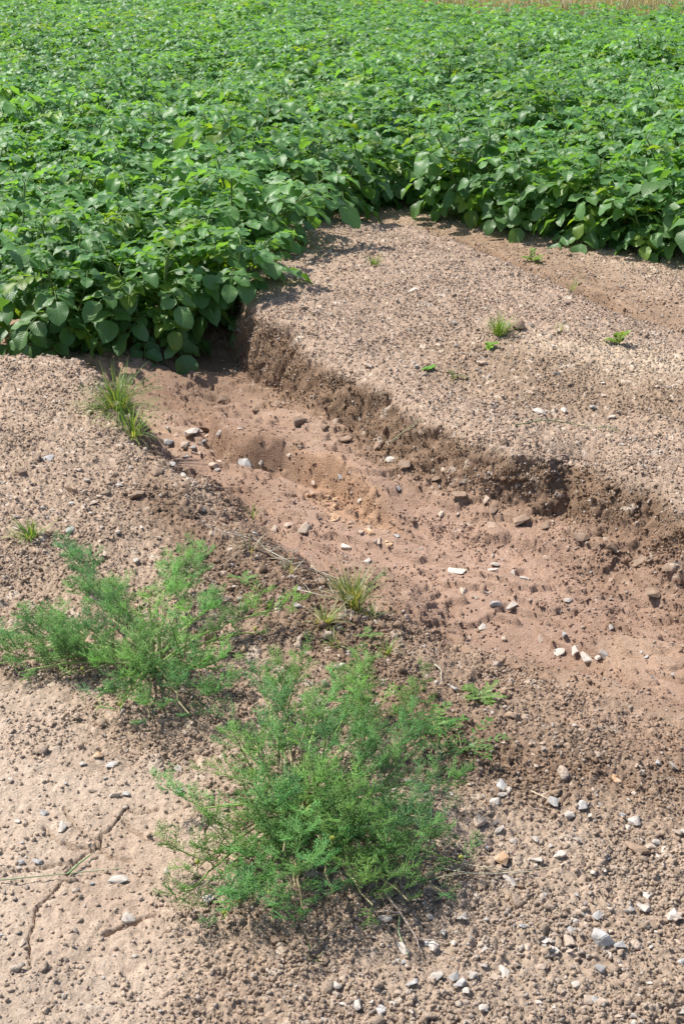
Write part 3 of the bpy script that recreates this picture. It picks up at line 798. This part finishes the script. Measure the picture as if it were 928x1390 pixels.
NVAR = 12
PVAR = []
for i in range(NVAR):
    LV, ST, tips = potato_geometry(100 + i, low_leaves=i >= 8)
    PVAR.append((LV.mesh('foliage', M_leaf), ST.mesh('stem', M_stem), tips))

def flower_mesh(seed):
    r = random.Random(seed); A_ = Acc()
    for k in range(r.randint(4, 6)):
        c0 = np.array([r.gauss(0, .014), r.gauss(0, .014), .05 + r.gauss(0, .010)])
        tube(A_, [np.array([0, 0, 0]), c0 * [.5, .5, .6], c0], .0018, .0012, np.array([.16, .26, .08]), 4)
        for j in range(5):
            a = 2 * math.pi * j / 5 + r.random()
            leaflet(A_, T_LO, c0, [math.cos(a), math.sin(a), .25], [0, 0, 1], .015, .007, np.array([.78, .78, .74]), r, .1, .3)
        tube(A_, [c0, c0 + [0, 0, .004], c0 + [0, 0, .008]], .003, .001, np.array([.75, .5, .05]), 5)
    return A_.mesh('flower', M_petal)
FL = [flower_mesh(i) for i in range(2)]

# the edge of the crop on the ground (plants stand behind it)
EDGE = [(-3.6, 4.95), (-1.9, 4.98), (-1.05, 4.85), (-.72, 4.92), (-.40, 4.98), (-.18, 5.65), (-.06, 6.45), (.22, 7.15), (.5, 6.9), (.75, 6.4), (1.05, 6.1), (1.5, 5.8), (2.2, 5.0), (3.2, 4.0)]
def edge_y(x): return float(np.interp(x, [p[0] for p in EDGE], [p[1] for p in EDGE]))
def back_y(x): return 23.5 - 4.9 * float(sstep(-.6, 2.0, x)) + .3 * math.sin(x * 3)
spots = []
hand = [(-1.60, 5.00), (-1.31, 5.02), (-1.02, 4.97), (-.70, 4.97), (-.42, 5.14), (-1.98, 5.08), (-2.3, 5.1), (-.42, 5.75), (-.36, 6.30), (-.20, 6.86), (.12, 7.2), (.36, 7.25), (.60, 6.9), (.84, 6.58), (1.08, 6.30), (1.32, 6.08), (1.58, 5.88), (1.84, 5.6), (2.1, 5.3)]
spots = [(x, y, True) for x, y in hand]
yy = 5.3
row = 0
while yy < 24:
    hw = .262 * yy + .75
    dx = .34; dy = .345
    x = -hw + (row % 2) * dx / 2
    while x < hw:
        X = x + random.uniform(-.08, .08); Y = yy + random.uniform(-.09, .09)
        if Y > edge_y(X) + .45 and Y < back_y(X) and all((X - a) ** 2 + (Y - b) ** 2 > .05 for a, b, _ in spots[:19]):
            spots.append((X, Y, False))
        x += dx
    yy += dy; row += 1
def vis(s_):
    px, py, f = project(s_[0], s_[1], .4); return -30 < px < 958 and py > -5
spots_in = sorted([s_ for s_ in spots if vis(s_)], key=lambda s_: s_[1])
single = spots_in[:300]; rest = [s_ for s_ in spots if s_ not in single]
GRP = 'potato plants of the dense green crop'
ordl = ['leftmost potato plant of the front row, cut by the left edge of the view', 'second potato plant of the front row from the left, leaves drooping to the furrow',
        'third potato plant of the front row, above the grass tuft at the gully head', 'fourth potato plant of the front row, hanging over the gully head', 'potato plant at the front corner of the left block, big leaves over the shaded bank',
        'potato plant on the left block edge just above the top of the bank', 'potato plant on the left block edge level with the upper plateau', 'potato plant reaching the top corner of the bare plateau',
        'potato plant at the inner corner where both blocks of the crop meet', 'first potato plant right of the inner corner, leaves over the far furrow', 'second potato plant right of the inner corner along the far furrow',
        'third potato plant right of the inner corner along the far furrow', 'potato plant over the dirt step at the middle of the right hand edge', 'potato plant right of the dirt step on the right hand edge',
        'potato plant with long hanging leaves near the right end of the crop edge', 'potato plant at the far right end of the crop edge, cut by the view']
hn = {hand[i]: l for i, l in zip([1 - 1, 1, 2, 3, 4, 7, 8, 9, 10, 11, 12, 13, 14, 15, 16], [ordl[i] for i in (0, 1, 2, 3, 4, 5, 6, 7, 8, 9, 10, 11, 12, 13, 14)])}
hn[hand[17]] = ordl[15]; 
for n, (X, Y, hd) in enumerate(single):
    v = random.randrange(8, 12) if hd else random.randrange(0, 10)
    fo, st, tips = PVAR[v]
    o = bpy.data.objects.new('potato_plant', None); col.objects.link(o); o.empty_display_size = .1
    zz = gz(X, Y)
    o.location = (X, Y, min(zz, .12)); o.rotation_euler = (random.gauss(0, .06), random.gauss(0, .06), random.uniform(0, 6.28))
    sc_ = random.uniform(.84, 1.14) * (1.0 + .09 * math.sin(X * 2.1 + Y * 1.3)); o.scale = (sc_, sc_, sc_ * random.uniform(.9, 1.12))
    link('foliage', fo, o); link('stem', st, o)
    lab = hn.get((X, Y))
    if not lab:
        band = 'near' if Y < 8 else ('middle' if Y < 10.5 else 'far')
        lab = {'near': 'leafy potato plant close behind the front row of the crop', 'middle': 'leafy potato plant in the middle of the dense crop', 'far': 'leafy potato plant farther back in the dense crop'}[band]
        tag(o, lab, 'potato plant', {'near': 'potato plants close behind the front row', 'middle': 'potato plants in the middle of the crop', 'far': 'potato plants farther back in the crop'}[band])
    else: tag(o, lab, 'potato plant', 'potato plants along the crop edge')
    if not hd:
        pxy = project(X, Y, .45)
        for fx, fy, fl_lab in ((105, 120, 'white flowers'), (203, 278, 'white flowers'), (312, 252, 'white flower'), (640, 150, 'white flower')):
            if abs(pxy[0] - fx) < 16 and abs(pxy[1] - fy) < 12 and 'fl' not in o:
                f_ = link('flower', FL[n % 2], o); t_ = tips[0]; f_.location = (t_[0], t_[1], t_[2] + .01); f_.scale = (.8,) * 3; o['fl'] = 1
                o['label'] = {105: 'potato plant bearing a white flower cluster high in the left of the crop', 203: 'potato plant with white blossom in the left middle of the crop',
                              312: 'potato plant with small white blossom left of the crop centre', 640: 'potato plant with a white blossom in the right half of the crop'}[fx]
# everything farther or outside: one mass
A_ = Acc(); LOW = []
for i in range(6):
    LV, _, _ = potato_geometry(300 + i, lo=True); LOW.append((np.concatenate(LV.V), np.concatenate(LV.F), np.concatenate(LV.C), np.concatenate(LV.T)))
for X, Y, hd in rest:
    V, Fq, c, T = LOW[random.randrange(6)]; a = random.uniform(0, 6.28); k = random.uniform(.9, 1.15)
    Rz = np.array([[math.cos(a), -math.sin(a), 0], [math.sin(a), math.cos(a), 0], [0, 0, 1]])
    A_.add(V @ Rz.T * k + [X, Y, min(gz(X, Y), .12)], Fq, c * random.uniform(.85, 1.15), T)
o = link('potato_foliage_mass', A_.mesh('potato_foliage_mass', M_leaf))
tag(o, 'dense green potato foliage merging into one mass at the far end of the field', 'potato crop', kind='stuff')

# ------------------------------------------------------------------ grass
def blade(acc, org, az, lean, L, wd, c, curl=.9, n=6, tip=None):
    p = np.array(org, float); th = lean; V = []
    sd = np.array([-math.sin(az), math.cos(az), 0])
    for i in range(n + 1):
        t = i / n; hw = wd * (1 - t ** 2.2) * (.75 + .5 * t * (1 - t)) + .0001
        V += [p - sd * hw, p + sd * hw + np.array([0, 0, .0])]
        p = p + L / n * np.array([math.cos(az) * math.sin(th), math.sin(az) * math.sin(th), math.cos(th)]); th = min(th + curl / n, 2.3)
    idx = np.arange(2 * (n + 1)).reshape(-1, 2)
    Q = np.stack([idx[:-1, 0], idx[:-1, 1], idx[1:, 1], idx[1:, 0]], -1)
    cc_ = np.array([c * (1 - .0 * k) for k in range(len(V))]); acc.add(V, Q, cc_)
def tuft(px, py, hpx, n, label, spread=.6, cols_=None, wd=.0016, group=None, name='grass_tuft', seed=0, cat='grass tuft', seedheads=0, curl=1.0):
    r = random.Random(seed + px); p, nn, i = hit(px, py); d = (p - cam.location).length; Hh = hpx * d / F
    A_ = Acc(); cols_ = cols_ or [(.17, .30, .06), (.22, .34, .08), (.12, .22, .04), (.38, .36, .18)]
    for k in range(n):
        az = r.uniform(0, 6.28); c = np.array(cols_[min(int(r.random() ** 1.3 * len(cols_)), len(cols_) - 1)]) * r.uniform(.8, 1.2)
        rr = r.random() * Hh * .22
        blade(A_, (rr * math.cos(az), rr * math.sin(az), -.004), az + r.gauss(0, .4), r.uniform(0, spread), Hh * r.uniform(.5, 1.15), wd * r.uniform(.6, 1.3), c, curl * r.uniform(.3, 1.5))
    o = link(name, A_.mesh(name, M_grass)); o.location = p; tag(o, label, cat, group)
    for k in range(seedheads):
        az = r.uniform(-2.2, .6); S_ = Acc(); q = np.array([0, 0, 0.]); th = r.uniform(.3, .9); pts = []
        for j in range(8):
            pts.append(q.copy()); q = q + Hh * 1.15 / 8 * np.array([math.cos(az) * math.sin(th), math.sin(az) * math.sin(th), math.cos(th)]); th += .12
        tube(S_, pts, .0009, .0005, np.array([.25, .30, .12]), 4)
        for j in range(26):
            b = pts[4] + (pts[7] - pts[4]) * r.random(); a2 = r.uniform(0, 6.28); e = b + np.array([math.cos(a2), math.sin(a2), r.uniform(-.2, .8)]) * .009
            tube(S_, [b, e], .0004, .0012, np.array([.32, .34, .20]), 3)
        link('seed_head', S_.mesh('seed_head', M_grass), o)
    return o
tuft(160, 552, 70, 260, 'lush green grass tuft growing at the gully head below the potato plants', 1.55, seedheads=12, wd=.0018)
tuft(180, 588, 60, 90, 'drooping grass tuft on the crumbling edge just below the lush one', 1.4, seedheads=2, seed=3)
tuft(45, 728, 40, 60, 'spreading light green grass tuft on the left mound at the left edge', 1.25, seedheads=0, wd=.0019, curl=.7)
tuft(678, 452, 36, 110, 'bright short grass tuft on the bare plateau', .8, wd=.0016)
tuft(511, 357, 22, 45, 'tiny grass tuft near the top of the bare plateau', .9, wd=.0016)
tuft(760, 450, 20, 10, 'few thin grass blades right of the dark clod on the plateau', .5, wd=.0014)
tuft(776, 392, 28, 10, 'sparse thin grass in the far furrow right of the dirt', .5, wd=.0014)
tuft(480, 822, 66, 110, 'yellowish green grass tuft with tall blades on the gully edge', .8, cols_=[(.14, .22, .05), (.26, .28, .10), (.42, .37, .22)], wd=.0017, seedheads=2)
tuft(440, 845, 42, 80, 'low grass tuft left of the tall yellowish one on the gully edge', 1.1, cols_=[(.15, .23, .06), (.30, .30, .12), (.42, .37, .22)], wd=.0016)
tuft(522, 885, 34, 26, 'thin grass tuft below the gully edge tufts, nearest the big feathery plant', 1.0, seed=4)
tuft(336, 745, 44, 10, 'thin dry grass wisps among the fallen woody stems', .9, cols_=[(.30, .33, .16), (.42, .38, .25)])
tuft(462, 800, 34, 34, 'pale grass clump at the upper end of the gully edge grasses', 1.2, cols_=[(.2, .27, .08), (.36, .34, .18)], wd=.0015, curl=.6)
tuft(505, 835, 30, 30, 'sprawling grass clump right of the tall yellowish one, over the gully slope', 1.35, cols_=[(.18, .26, .07), (.40, .36, .2)], wd=.0015, curl=.5)
tuft(455, 872, 26, 24, 'small sprawling grass clump nearest below the low gully edge tuft', 1.2, cols_=[(.17, .26, .07), (.36, .33, .18)], wd=.0014)
tuft(395, 775, 30, 16, 'greyish dry grass caught on the fallen woody stems', 1.3, cols_=[(.36, .34, .24), (.28, .30, .16)], wd=.0014, curl=.4)
tuft(344, 700, 26, 8, 'small sparse grass sprout on the gully floor above the woody stems', .5)
tuft(424, 1300, 30, 5, 'few green blades at the bottom edge below the big feathery plant', .4)

# small broad-leaved weeds
def weed(px, py, rpx, n, label, seed, c=(.10, .22, .04), lsz=.018, asp=.3, flatness=.3, name='weed'):
    r = random.Random(seed); p, nn, i = hit(px, py); d = (p - cam.location).length; Rr = rpx * d / F
    o = bpy.data.objects.new(name, None); col.objects.link(o); o.location = p; o.empty_display_size = .05; tag(o, label, 'weed')
    LV, ST = Acc(), Acc()
    for k in range(n):
        az = 6.283 * k / n + r.uniform(-.4, .4); L = Rr * r.uniform(.6, 1.1); el = r.uniform(.1, flatness + .5); q = np.zeros(3); pts = [q.copy()]
        dd = norm([math.cos(az), math.sin(az), el])
        for j in range(6):
            q = q + dd * L / 6; dd = norm(dd + [0, 0, -.05]); q[2] = max(q[2], .004); pts.append(q.copy())
            for sgn in (1, -1):
                if r.random() < .9:
                    side = np.array([-math.sin(az), math.cos(az), 0]) * sgn
                    leaflet(LV, T_LO, q, norm(side + dd * .7 + [0, 0, .4]), [0, 0, 1], lsz * r.uniform(.7, 1.2), lsz * asp, np.array(c) * r.uniform(.75, 1.3), r, .2, .4)
        leaflet(LV, T_LO, q, dd, [0, 0, 1], lsz * 1.1, lsz * asp, np.array(c), r, .2, .3)
        tube(ST, pts, .0013, .0007, np.array([.20, .22, .08]), 4)
    link('stem', ST.mesh('stem', M_stem), o); link('foliage', LV.mesh('foliage', M_grass), o)
    return o
weed(625, 1015, 58, 9, 'spreading green weed with narrow leaves right of the big feathery plant', 1, lsz=.017, asp=.16)
weed(586, 985, 40, 7, 'leafy green weed between the big feathery plant and the reddish clod', 2, lsz=.015, asp=.18)
weed(648, 948, 32, 6, 'small pale green weed on the dark slope above the spreading one', 3, c=(.17, .28, .07), lsz=.016, asp=.22)
weed(662, 470, 10, 3, 'tiny seedling below the bright grass tuft on the plateau', 4, c=(.18, .32, .05), lsz=.016, asp=.4, flatness=1.2)
weed(838, 465, 16, 4, 'upright yellowish green seedling on the right of the plateau', 5, c=(.18, .27, .04), lsz=.02, asp=.35, flatness=1.6)
weed(582, 500, 7, 4, 'little clover like sprig left on the lower plateau', 6, c=(.16, .34, .06), lsz=.013, asp=.5, flatness=.6)
weed(722, 352, 16, 4, 'bright sprig at the foot of the dirt step in the far furrow', 7, c=(.16, .30, .05), lsz=.022, asp=.3, flatness=.8)
weed(616, 510, 12, 3, 'reddish stemmed sprig lying near the bank lip', 8, c=(.2, .2, .08), lsz=.014, asp=.3)
weed(500, 862, 20, 4, 'small leafy weed beneath the grass on the gully edge', 9, c=(.15, .24, .07), lsz=.011, asp=.22)
weed(330, 790, 20, 4, 'small feathery seedling between the plants and the woody stems', 10, c=(.11, .24, .05), lsz=.012, asp=.14)

# ------------------------------------------------------------------ the feathery mayweed plants
def feather(acc, org, d, up, L, c, r, nn=9):
    """a finely divided leaf: side segments that branch once more into threads"""
    d = norm(d); side = norm(np.cross(up, d)); up = np.cross(d, side)
    p = np.array(org, float); step = L / nn
    segs = []
    for k in range(nn):
        q = p + d * step; segs.append((p, q)); t = k / nn
        if k > 0:
            Ls = L * .5 * math.sin(math.pi * min(1, .18 + .80 * t)) ** .7
            for sgn in (1, -1):
                a = r.uniform(.6, 1.0); dd = norm(d * math.cos(a) + side * sgn * math.sin(a) + up * r.gauss(.1, .35))
                e = q + dd * Ls; segs.append((q, e))
                for f_ in (.4, .75):
                    b_ = q + dd * Ls * f_
                    for s2 in (1, -1):
                        if r.random() < .65:
                            d3 = norm(dd * .8 + np.cross(dd, up) * s2 * .7 + up * r.gauss(.1, .5)); segs.append((b_, b_ + d3 * Ls * .38 * r.uniform(.7, 1.2)))
        p = q; d = norm(d + up * r.gauss(.02, .08) + side * r.gauss(0, .07) - np.array([0, 0, .03]))
    acc.extend((a, b, c) for a, b in segs)
def threads(segs, w0):
    A0 = np.array([s_[0] for s_ in segs]); B0 = np.array([s_[1] for s_ in segs]); Cc = np.array([s_[2] for s_ in segs]); n = len(A0)
    D = B0 - A0; D /= np.linalg.norm(D, axis=1, keepdims=True) + 1e-9
    rv = rng.normal(size=(n, 3)); Wv = np.cross(D, rv); Wv /= np.linalg.norm(Wv, axis=1, keepdims=True)
    W2 = np.cross(D, Wv)
    V = np.stack([A0 + Wv * w0, A0 - .5 * Wv * w0 + .87 * W2 * w0, A0 - .5 * Wv * w0 - .87 * W2 * w0, B0], 1).reshape(-1, 3)
    Fc = (np.array([[0, 1, 3], [1, 2, 3], [2, 0, 3]])[None] + (np.arange(n) * 4)[:, None, None]).reshape(-1, 3)
    return V, Fc, np.repeat(Cc, 4, 0)
def mayweed(px, py, stems, label, seed):
    """stems: where each one's tip is seen in the photo and how high it hangs above the soil"""
    r = random.Random(seed); root, nn, i = hit(px, py); root = np.array(root)
    o = bpy.data.objects.new('mayweed_plant', None); col.objects.link(o); o.location = root; o.empty_display_size = .1
    tag(o, label, 'feathery weed', 'feathery mayweed plants')
    for (tx, ty, hz, dens) in stems:
        t_, _, _ = hit(tx, ty); hz *= .55; dens *= .62; ty += 14; tx += 12 * (tx > 235) * (ty > 880); zt = t_[2] + hz; q = U(tx, ty, zt); tip = np.array([q[0], q[1], zt]) - root
        ST = Acc(); segs = []; n = 12; mid = tip * .5 + [0, 0, .25 * np.linalg.norm(tip[:2]) * .25 + .02]
        pts = [(1 - t) ** 2 * np.zeros(3) + 2 * t * (1 - t) * mid + t * t * tip + np.array([r.gauss(0, .0025), r.gauss(0, .0025), 0]) for t in np.linspace(0, 1, n)]
        Lt = np.linalg.norm(tip)
        pale = r.random() < .6
        tube(ST, pts, .0034, .0014, np.array([.30, .26, .14]) if pale else np.array([.26, .36, .10]), 5)
        g_ = r.random(); cb = (np.array([.25, .42, .12]) * g_ + np.array([.16, .35, .15]) * (1 - g_)) * r.uniform(.85, 1.25)
        def leaves(P_, dens, L0):
            m_ = len(P_) - 1; nl = max(3, int(dens * 9)); ph = r.uniform(0, 6.28)
            for k in range(nl):
                t = .22 + .78 * (k / (nl - 1)) ** .7; qd = t * m_; i0 = min(int(qd), m_ - 1)
                b = P_[i0] + (P_[i0 + 1] - P_[i0]) * (qd - i0); dr = norm(P_[i0 + 1] - P_[i0]); ph += 2.4
                a_ = norm(np.cross(dr, (0.1, .2, 1))); b2 = np.cross(dr, a_)
                out_ = a_ * math.cos(ph) + b2 * math.sin(ph); out_[2] = abs(out_[2]) * .9 + .05
                dd = norm(out_ + dr * r.uniform(.4, 1.0))
                feather(segs, b, dd, norm(np.cross(dd, np.cross((0, 0, 1), dd)) + np.array([0, 0, .01])), L0 * r.uniform(.7, 1.2), cb * r.uniform(.75, 1.25), r, 8)
        leaves(pts, dens * max(.6, Lt / .2), .044)
        nb = max(1, int(Lt / .03 * dens * .5))
        for k in range(nb):
            t = r.uniform(.35, .97); i0 = min(int(t * (n - 1)), n - 2); b = np.array(pts[i0]); dr = norm(pts[i0 + 1] - pts[i0])
            dd = norm(dr + np.array([r.gauss(0, .7), r.gauss(0, .7), r.uniform(.1, 1.1)])); Lb = r.uniform(.04, .09)
            bp_ = [b + dd * Lb * q_ + np.array([0, 0, .2 * Lb * q_ * q_]) for q_ in np.linspace(0, 1, 6)]
            tube(ST, bp_, .0013, .0007, np.array([.17, .25, .07]), 4); leaves(bp_, .8, .036)
        s_ob = link('stem', ST.mesh('stem', M_stem), o)
        V, Fc, Cc = threads(segs, .00072)
        link('foliage', mesh_np('foliage', V, Fc, M_feather, {'tint': Cc}), s_ob)
        if r.random() < .3:
            B_ = Acc(); V1, F1 = I2; B_.add(V1 * [.0042, .0042, .003] + pts[-1] + np.array([0, 0, .012]), F1, np.array([.36, .40, .07]))
            tube(B_, [pts[-1], pts[-1] + np.array([0, 0, .012])], .0008, .0008, np.array([.17, .25, .07]), 4)
            link('flower_bud', B_.mesh('flower_bud', M_grass), s_ob)
    return o
mayweed(208, 905, [
    (105, 765, .04, .9), (120, 800, .05, .9), (150, 790, .05, 1), (230, 765, .07, 1.2), (262, 775, .07, 1.2), (285, 812, .06, 1.0), (205, 850, .12, 1.2), (165, 840, .09, 1.2), (128, 860, .07, 1.1),
    (365, 815, .05, .9), (345, 845, .04, .9), (15, 850, .03, 1.3), (-14, 868, .03, 1.3), (60, 855, .04, 1.3), (-8, 888, .03, 1.3), (25, 900, .03, 1.2), (50, 898, .03, .9), (110, 900, .06, 1.1), (130, 935, .07, 1.2), (160, 950, .08, 1.2), (200, 960, .08, 1.2),
    (240, 955, .08, 1.2), (280, 945, .07, 1.2), (300, 905, .07, 1.2), (260, 890, .1, 1.2), (185, 895, .12, 1.3), (230, 860, .12, 1.3), (95, 745, .03, .7), (305, 870, .07, 1.0), (170, 912, .13, 1.2)],
    'left feathery mayweed with reddish stems sprawling over the crumbly soil', 11)
mayweed(402, 1110, [
    (370, 895, .10, 1.1), (345, 925, .12, 1.2), (425, 935, .16, 1.2), (485, 915, .12, 1.1), (505, 945, .14, 1.2), (560, 950, .10, 1.1), (585, 985, .10, 1.2), (590, 1050, .10, 1.2), (600, 1105, .08, 1.0),
    (570, 1120, .10, 1.1), (540, 1010, .16, 1.3), (470, 990, .20, 1.3), (400, 980, .20, 1.3), (350, 985, .17, 1.3), (310, 1000, .12, 1.2), (275, 1035, .08, 1.1), (255, 1085, .05, 1.0), (255, 1165, .04, .9), (245, 1195, .04, .9),
    (285, 1180, .07, 1.2), (290, 1235, .04, 1.1), (310, 1215, .08, 1.2), (350, 1200, .11, 1.3), (395, 1235, .07, 1.2), (385, 1190, .14, 1.3), (440, 1200, .12, 1.3), (490, 1215, .09, 1.2), (540, 1210, .07, 1.2),
    (590, 1200, .05, 1.1), (560, 1175, .10, 1.2), (510, 1150, .14, 1.3), (480, 1080, .18, 1.3), (420, 1060, .22, 1.3), (350, 1080, .17, 1.3), (310, 1120, .12, 1.3), (540, 1070, .14, 1.3), (440, 1130, .18, 1.3), (610, 1160, .04, .8), (330, 1040, .16, 1.3), (500, 1035, .18, 1.3), (375, 1140, .17, 1.3)],
    'largest feathery mayweed, a bushy green clump in the lower middle foreground', 12)

# ------------------------------------------------------------------ straw, twigs, fallen stems
def straw(path, label, name='dry_straw', r0=.0014, c=(.42, .35, .24), group=None, lift=.005, cat='straw', extra=0, seed=0):
    r = random.Random(seed); pts = []
    for k, (a, b) in enumerate(path):
        p, nn, i = hit(a, b); pts.append(np.array(p + nn * lift + Vector((0, 0, .003 * (k % 2)))))
    pts = np.array(pts)
    d = np.concatenate([[0], np.cumsum(np.linalg.norm(np.diff(pts, axis=0), axis=1))]); t = np.linspace(0, d[-1], 4 * len(pts))
    pp = np.stack([np.interp(t, d, pts[:, j]) for j in range(3)], 1)
    pp[1:-1] = (pp[:-2] + 2 * pp[1:-1] + pp[2:]) / 4
    o0 = pp[0].copy(); S_ = Acc(); tube(S_, pp - o0, r0, r0 * .5, np.array(c), 5)
    for k in range(extra):
        j = r.randrange(len(pp)); az = r.uniform(0, 6.28)
        q = pp[j] - o0; e = q + np.array([math.cos(az), math.sin(az), r.uniform(0, .3)]) * r.uniform(.02, .05)
        tube(S_, [q, (q + e) / 2 + [0, 0, .004], e], r0 * .6, r0 * .3, np.array(c) * r.uniform(.8, 1.2), 4)
    o = link(name, S_.mesh(name, M_straw)); o.location = o0
    return tag(o, label, cat, group)
straw([(318, 706), (350, 716), (385, 724)], 'pale dead stalk left of the gully stone row', extra=3)
straw([(340, 742), (366, 756), (400, 768), (440, 782), (470, 796)], 'long dark woody stem lying towards the gully edge grass', 'dry_twig', .0028, (.24, .18, .13), cat='twig', extra=9)
straw([(360, 745), (392, 764), (430, 776), (462, 786)], 'greyish dead stem beside the long woody one', 'dry_twig', .002, (.40, .36, .28), cat='twig', extra=8, seed=2)
straw([(300, 770), (330, 752), (352, 735)], 'short twig crossing the upper end of the woody stems', 'dry_twig', .002, (.30, .23, .16), cat='twig', extra=3, seed=3)
straw([(400, 800), (440, 812), (500, 828), (530, 838)], 'pale dead stem running through the gully edge grasses', c=(.44, .40, .31), extra=10, seed=5)
straw([(425, 770), (450, 800), (470, 838)], 'dead stem bent down the slope beside the tall yellowish grass', c=(.36, .32, .24), extra=6, seed=6)
straw([(300, 722), (330, 730), (372, 742), (410, 762)], 'thin grey stem lying above the long woody one', 'dry_twig', .0016, (.38, .34, .28), cat='twig', extra=8, seed=7)
straw([(0, 1197), (50, 1194), (110, 1186), (165, 1184)], 'long thin straw lying across the cracked silt', c=(.30, .33, .2))
straw([(92, 1188), (108, 1176), (124, 1162)], 'green bladed stalk leaning off the long straw on the silt', 'green_stalk', .002, (.16, .25, .1), cat='stalk')
straw([(570, 1198), (630, 1190), (690, 1186), (754, 1181)], 'longest stalk of the dry straw bundle right of the big feathery plant', c=(.38, .33, .22))
straw([(590, 1168), (640, 1182), (710, 1190)], 'upper crossing stalk of the dry straw bundle', c=(.48, .42, .3), extra=2)
straw([(560, 1205), (610, 1192), (646, 1168)], 'short stalk of the dry straw bundle bent upwards', c=(.30, .32, .18))
straw([(600, 1183), (650, 1193), (720, 1189)], 'pale lowest stalk of the dry straw bundle', c=(.5, .45, .34))
straw([(520, 1212), (545, 1245), (566, 1275), (575, 1300)], 'forked dry twig at the bottom edge beside the smooth grey stone', 'dry_twig', .0026, (.36, .28, .22), cat='twig', extra=3)
straw([(542, 1240), (540, 1270), (552, 1300)], 'greenish thin stalk hanging next to the forked twig', 'green_stalk', .002, (.25, .3, .16), cat='stalk')
straw([(420, 1300), (455, 1270), (470, 1255)], 'brown twig at the bottom under the big feathery plant', 'dry_twig', .0024, (.26, .2, .14), cat='twig')
straw([(590, 525), (612, 545), (598, 530), (578, 512)], 'short reddish twig on the bank lip', 'dry_twig', .0016, (.28, .18, .13), cat='twig')
straw([(534, 600), (552, 585), (572, 570)], 'grey green grass stem hanging on the bank face', 'green_stalk', .0018, (.28, .32, .18), cat='stalk', extra=2)
straw([(700, 577), (740, 572), (790, 578), (840, 585)], 'long fallen grass stalk lying on the plateau above the hollow', 'green_stalk', .0018, (.22, .25, .13), cat='stalk', extra=8)
straw([(620, 478), (650, 480), (700, 482)], 'thin pale root thread on the plateau below the bright grass tuft', r0=.001, c=(.5, .42, .34))
straw([(590, 902), (600, 912), (597, 930)], 'thin upright straw bit on the gully edge', c=(.45, .4, .3))
straw([(720, 1030 + 45), (748, 1090), (756, 1095)], 'short dry straw piece on the rubble below the pinkish upright stone', c=(.5, .42, .3))

# ------------------------------------------------------------------ dry grass margin behind the crop
A_ = Acc()
for k in range(16000):
    X = random.uniform(-7, 8); Y = back_y(X) + .5 + 4 * random.random() ** 1.5; 
    c = np.array(random.choice([(.40, .35, .24), (.34, .30, .2), (.22, .25, .11), (.42, .38, .28)])) * random.uniform(.8, 1.15)
    blade(A_, (X, Y, 0), random.uniform(0, 6.28), random.uniform(0, .35), random.uniform(.35, .8), .006, c, .6, 4)
tag(link('dry_grass', A_.mesh('dry_grass', M_grass)), 'straw coloured dry grass along the far margin of the field', 'dry grass', kind='stuff')
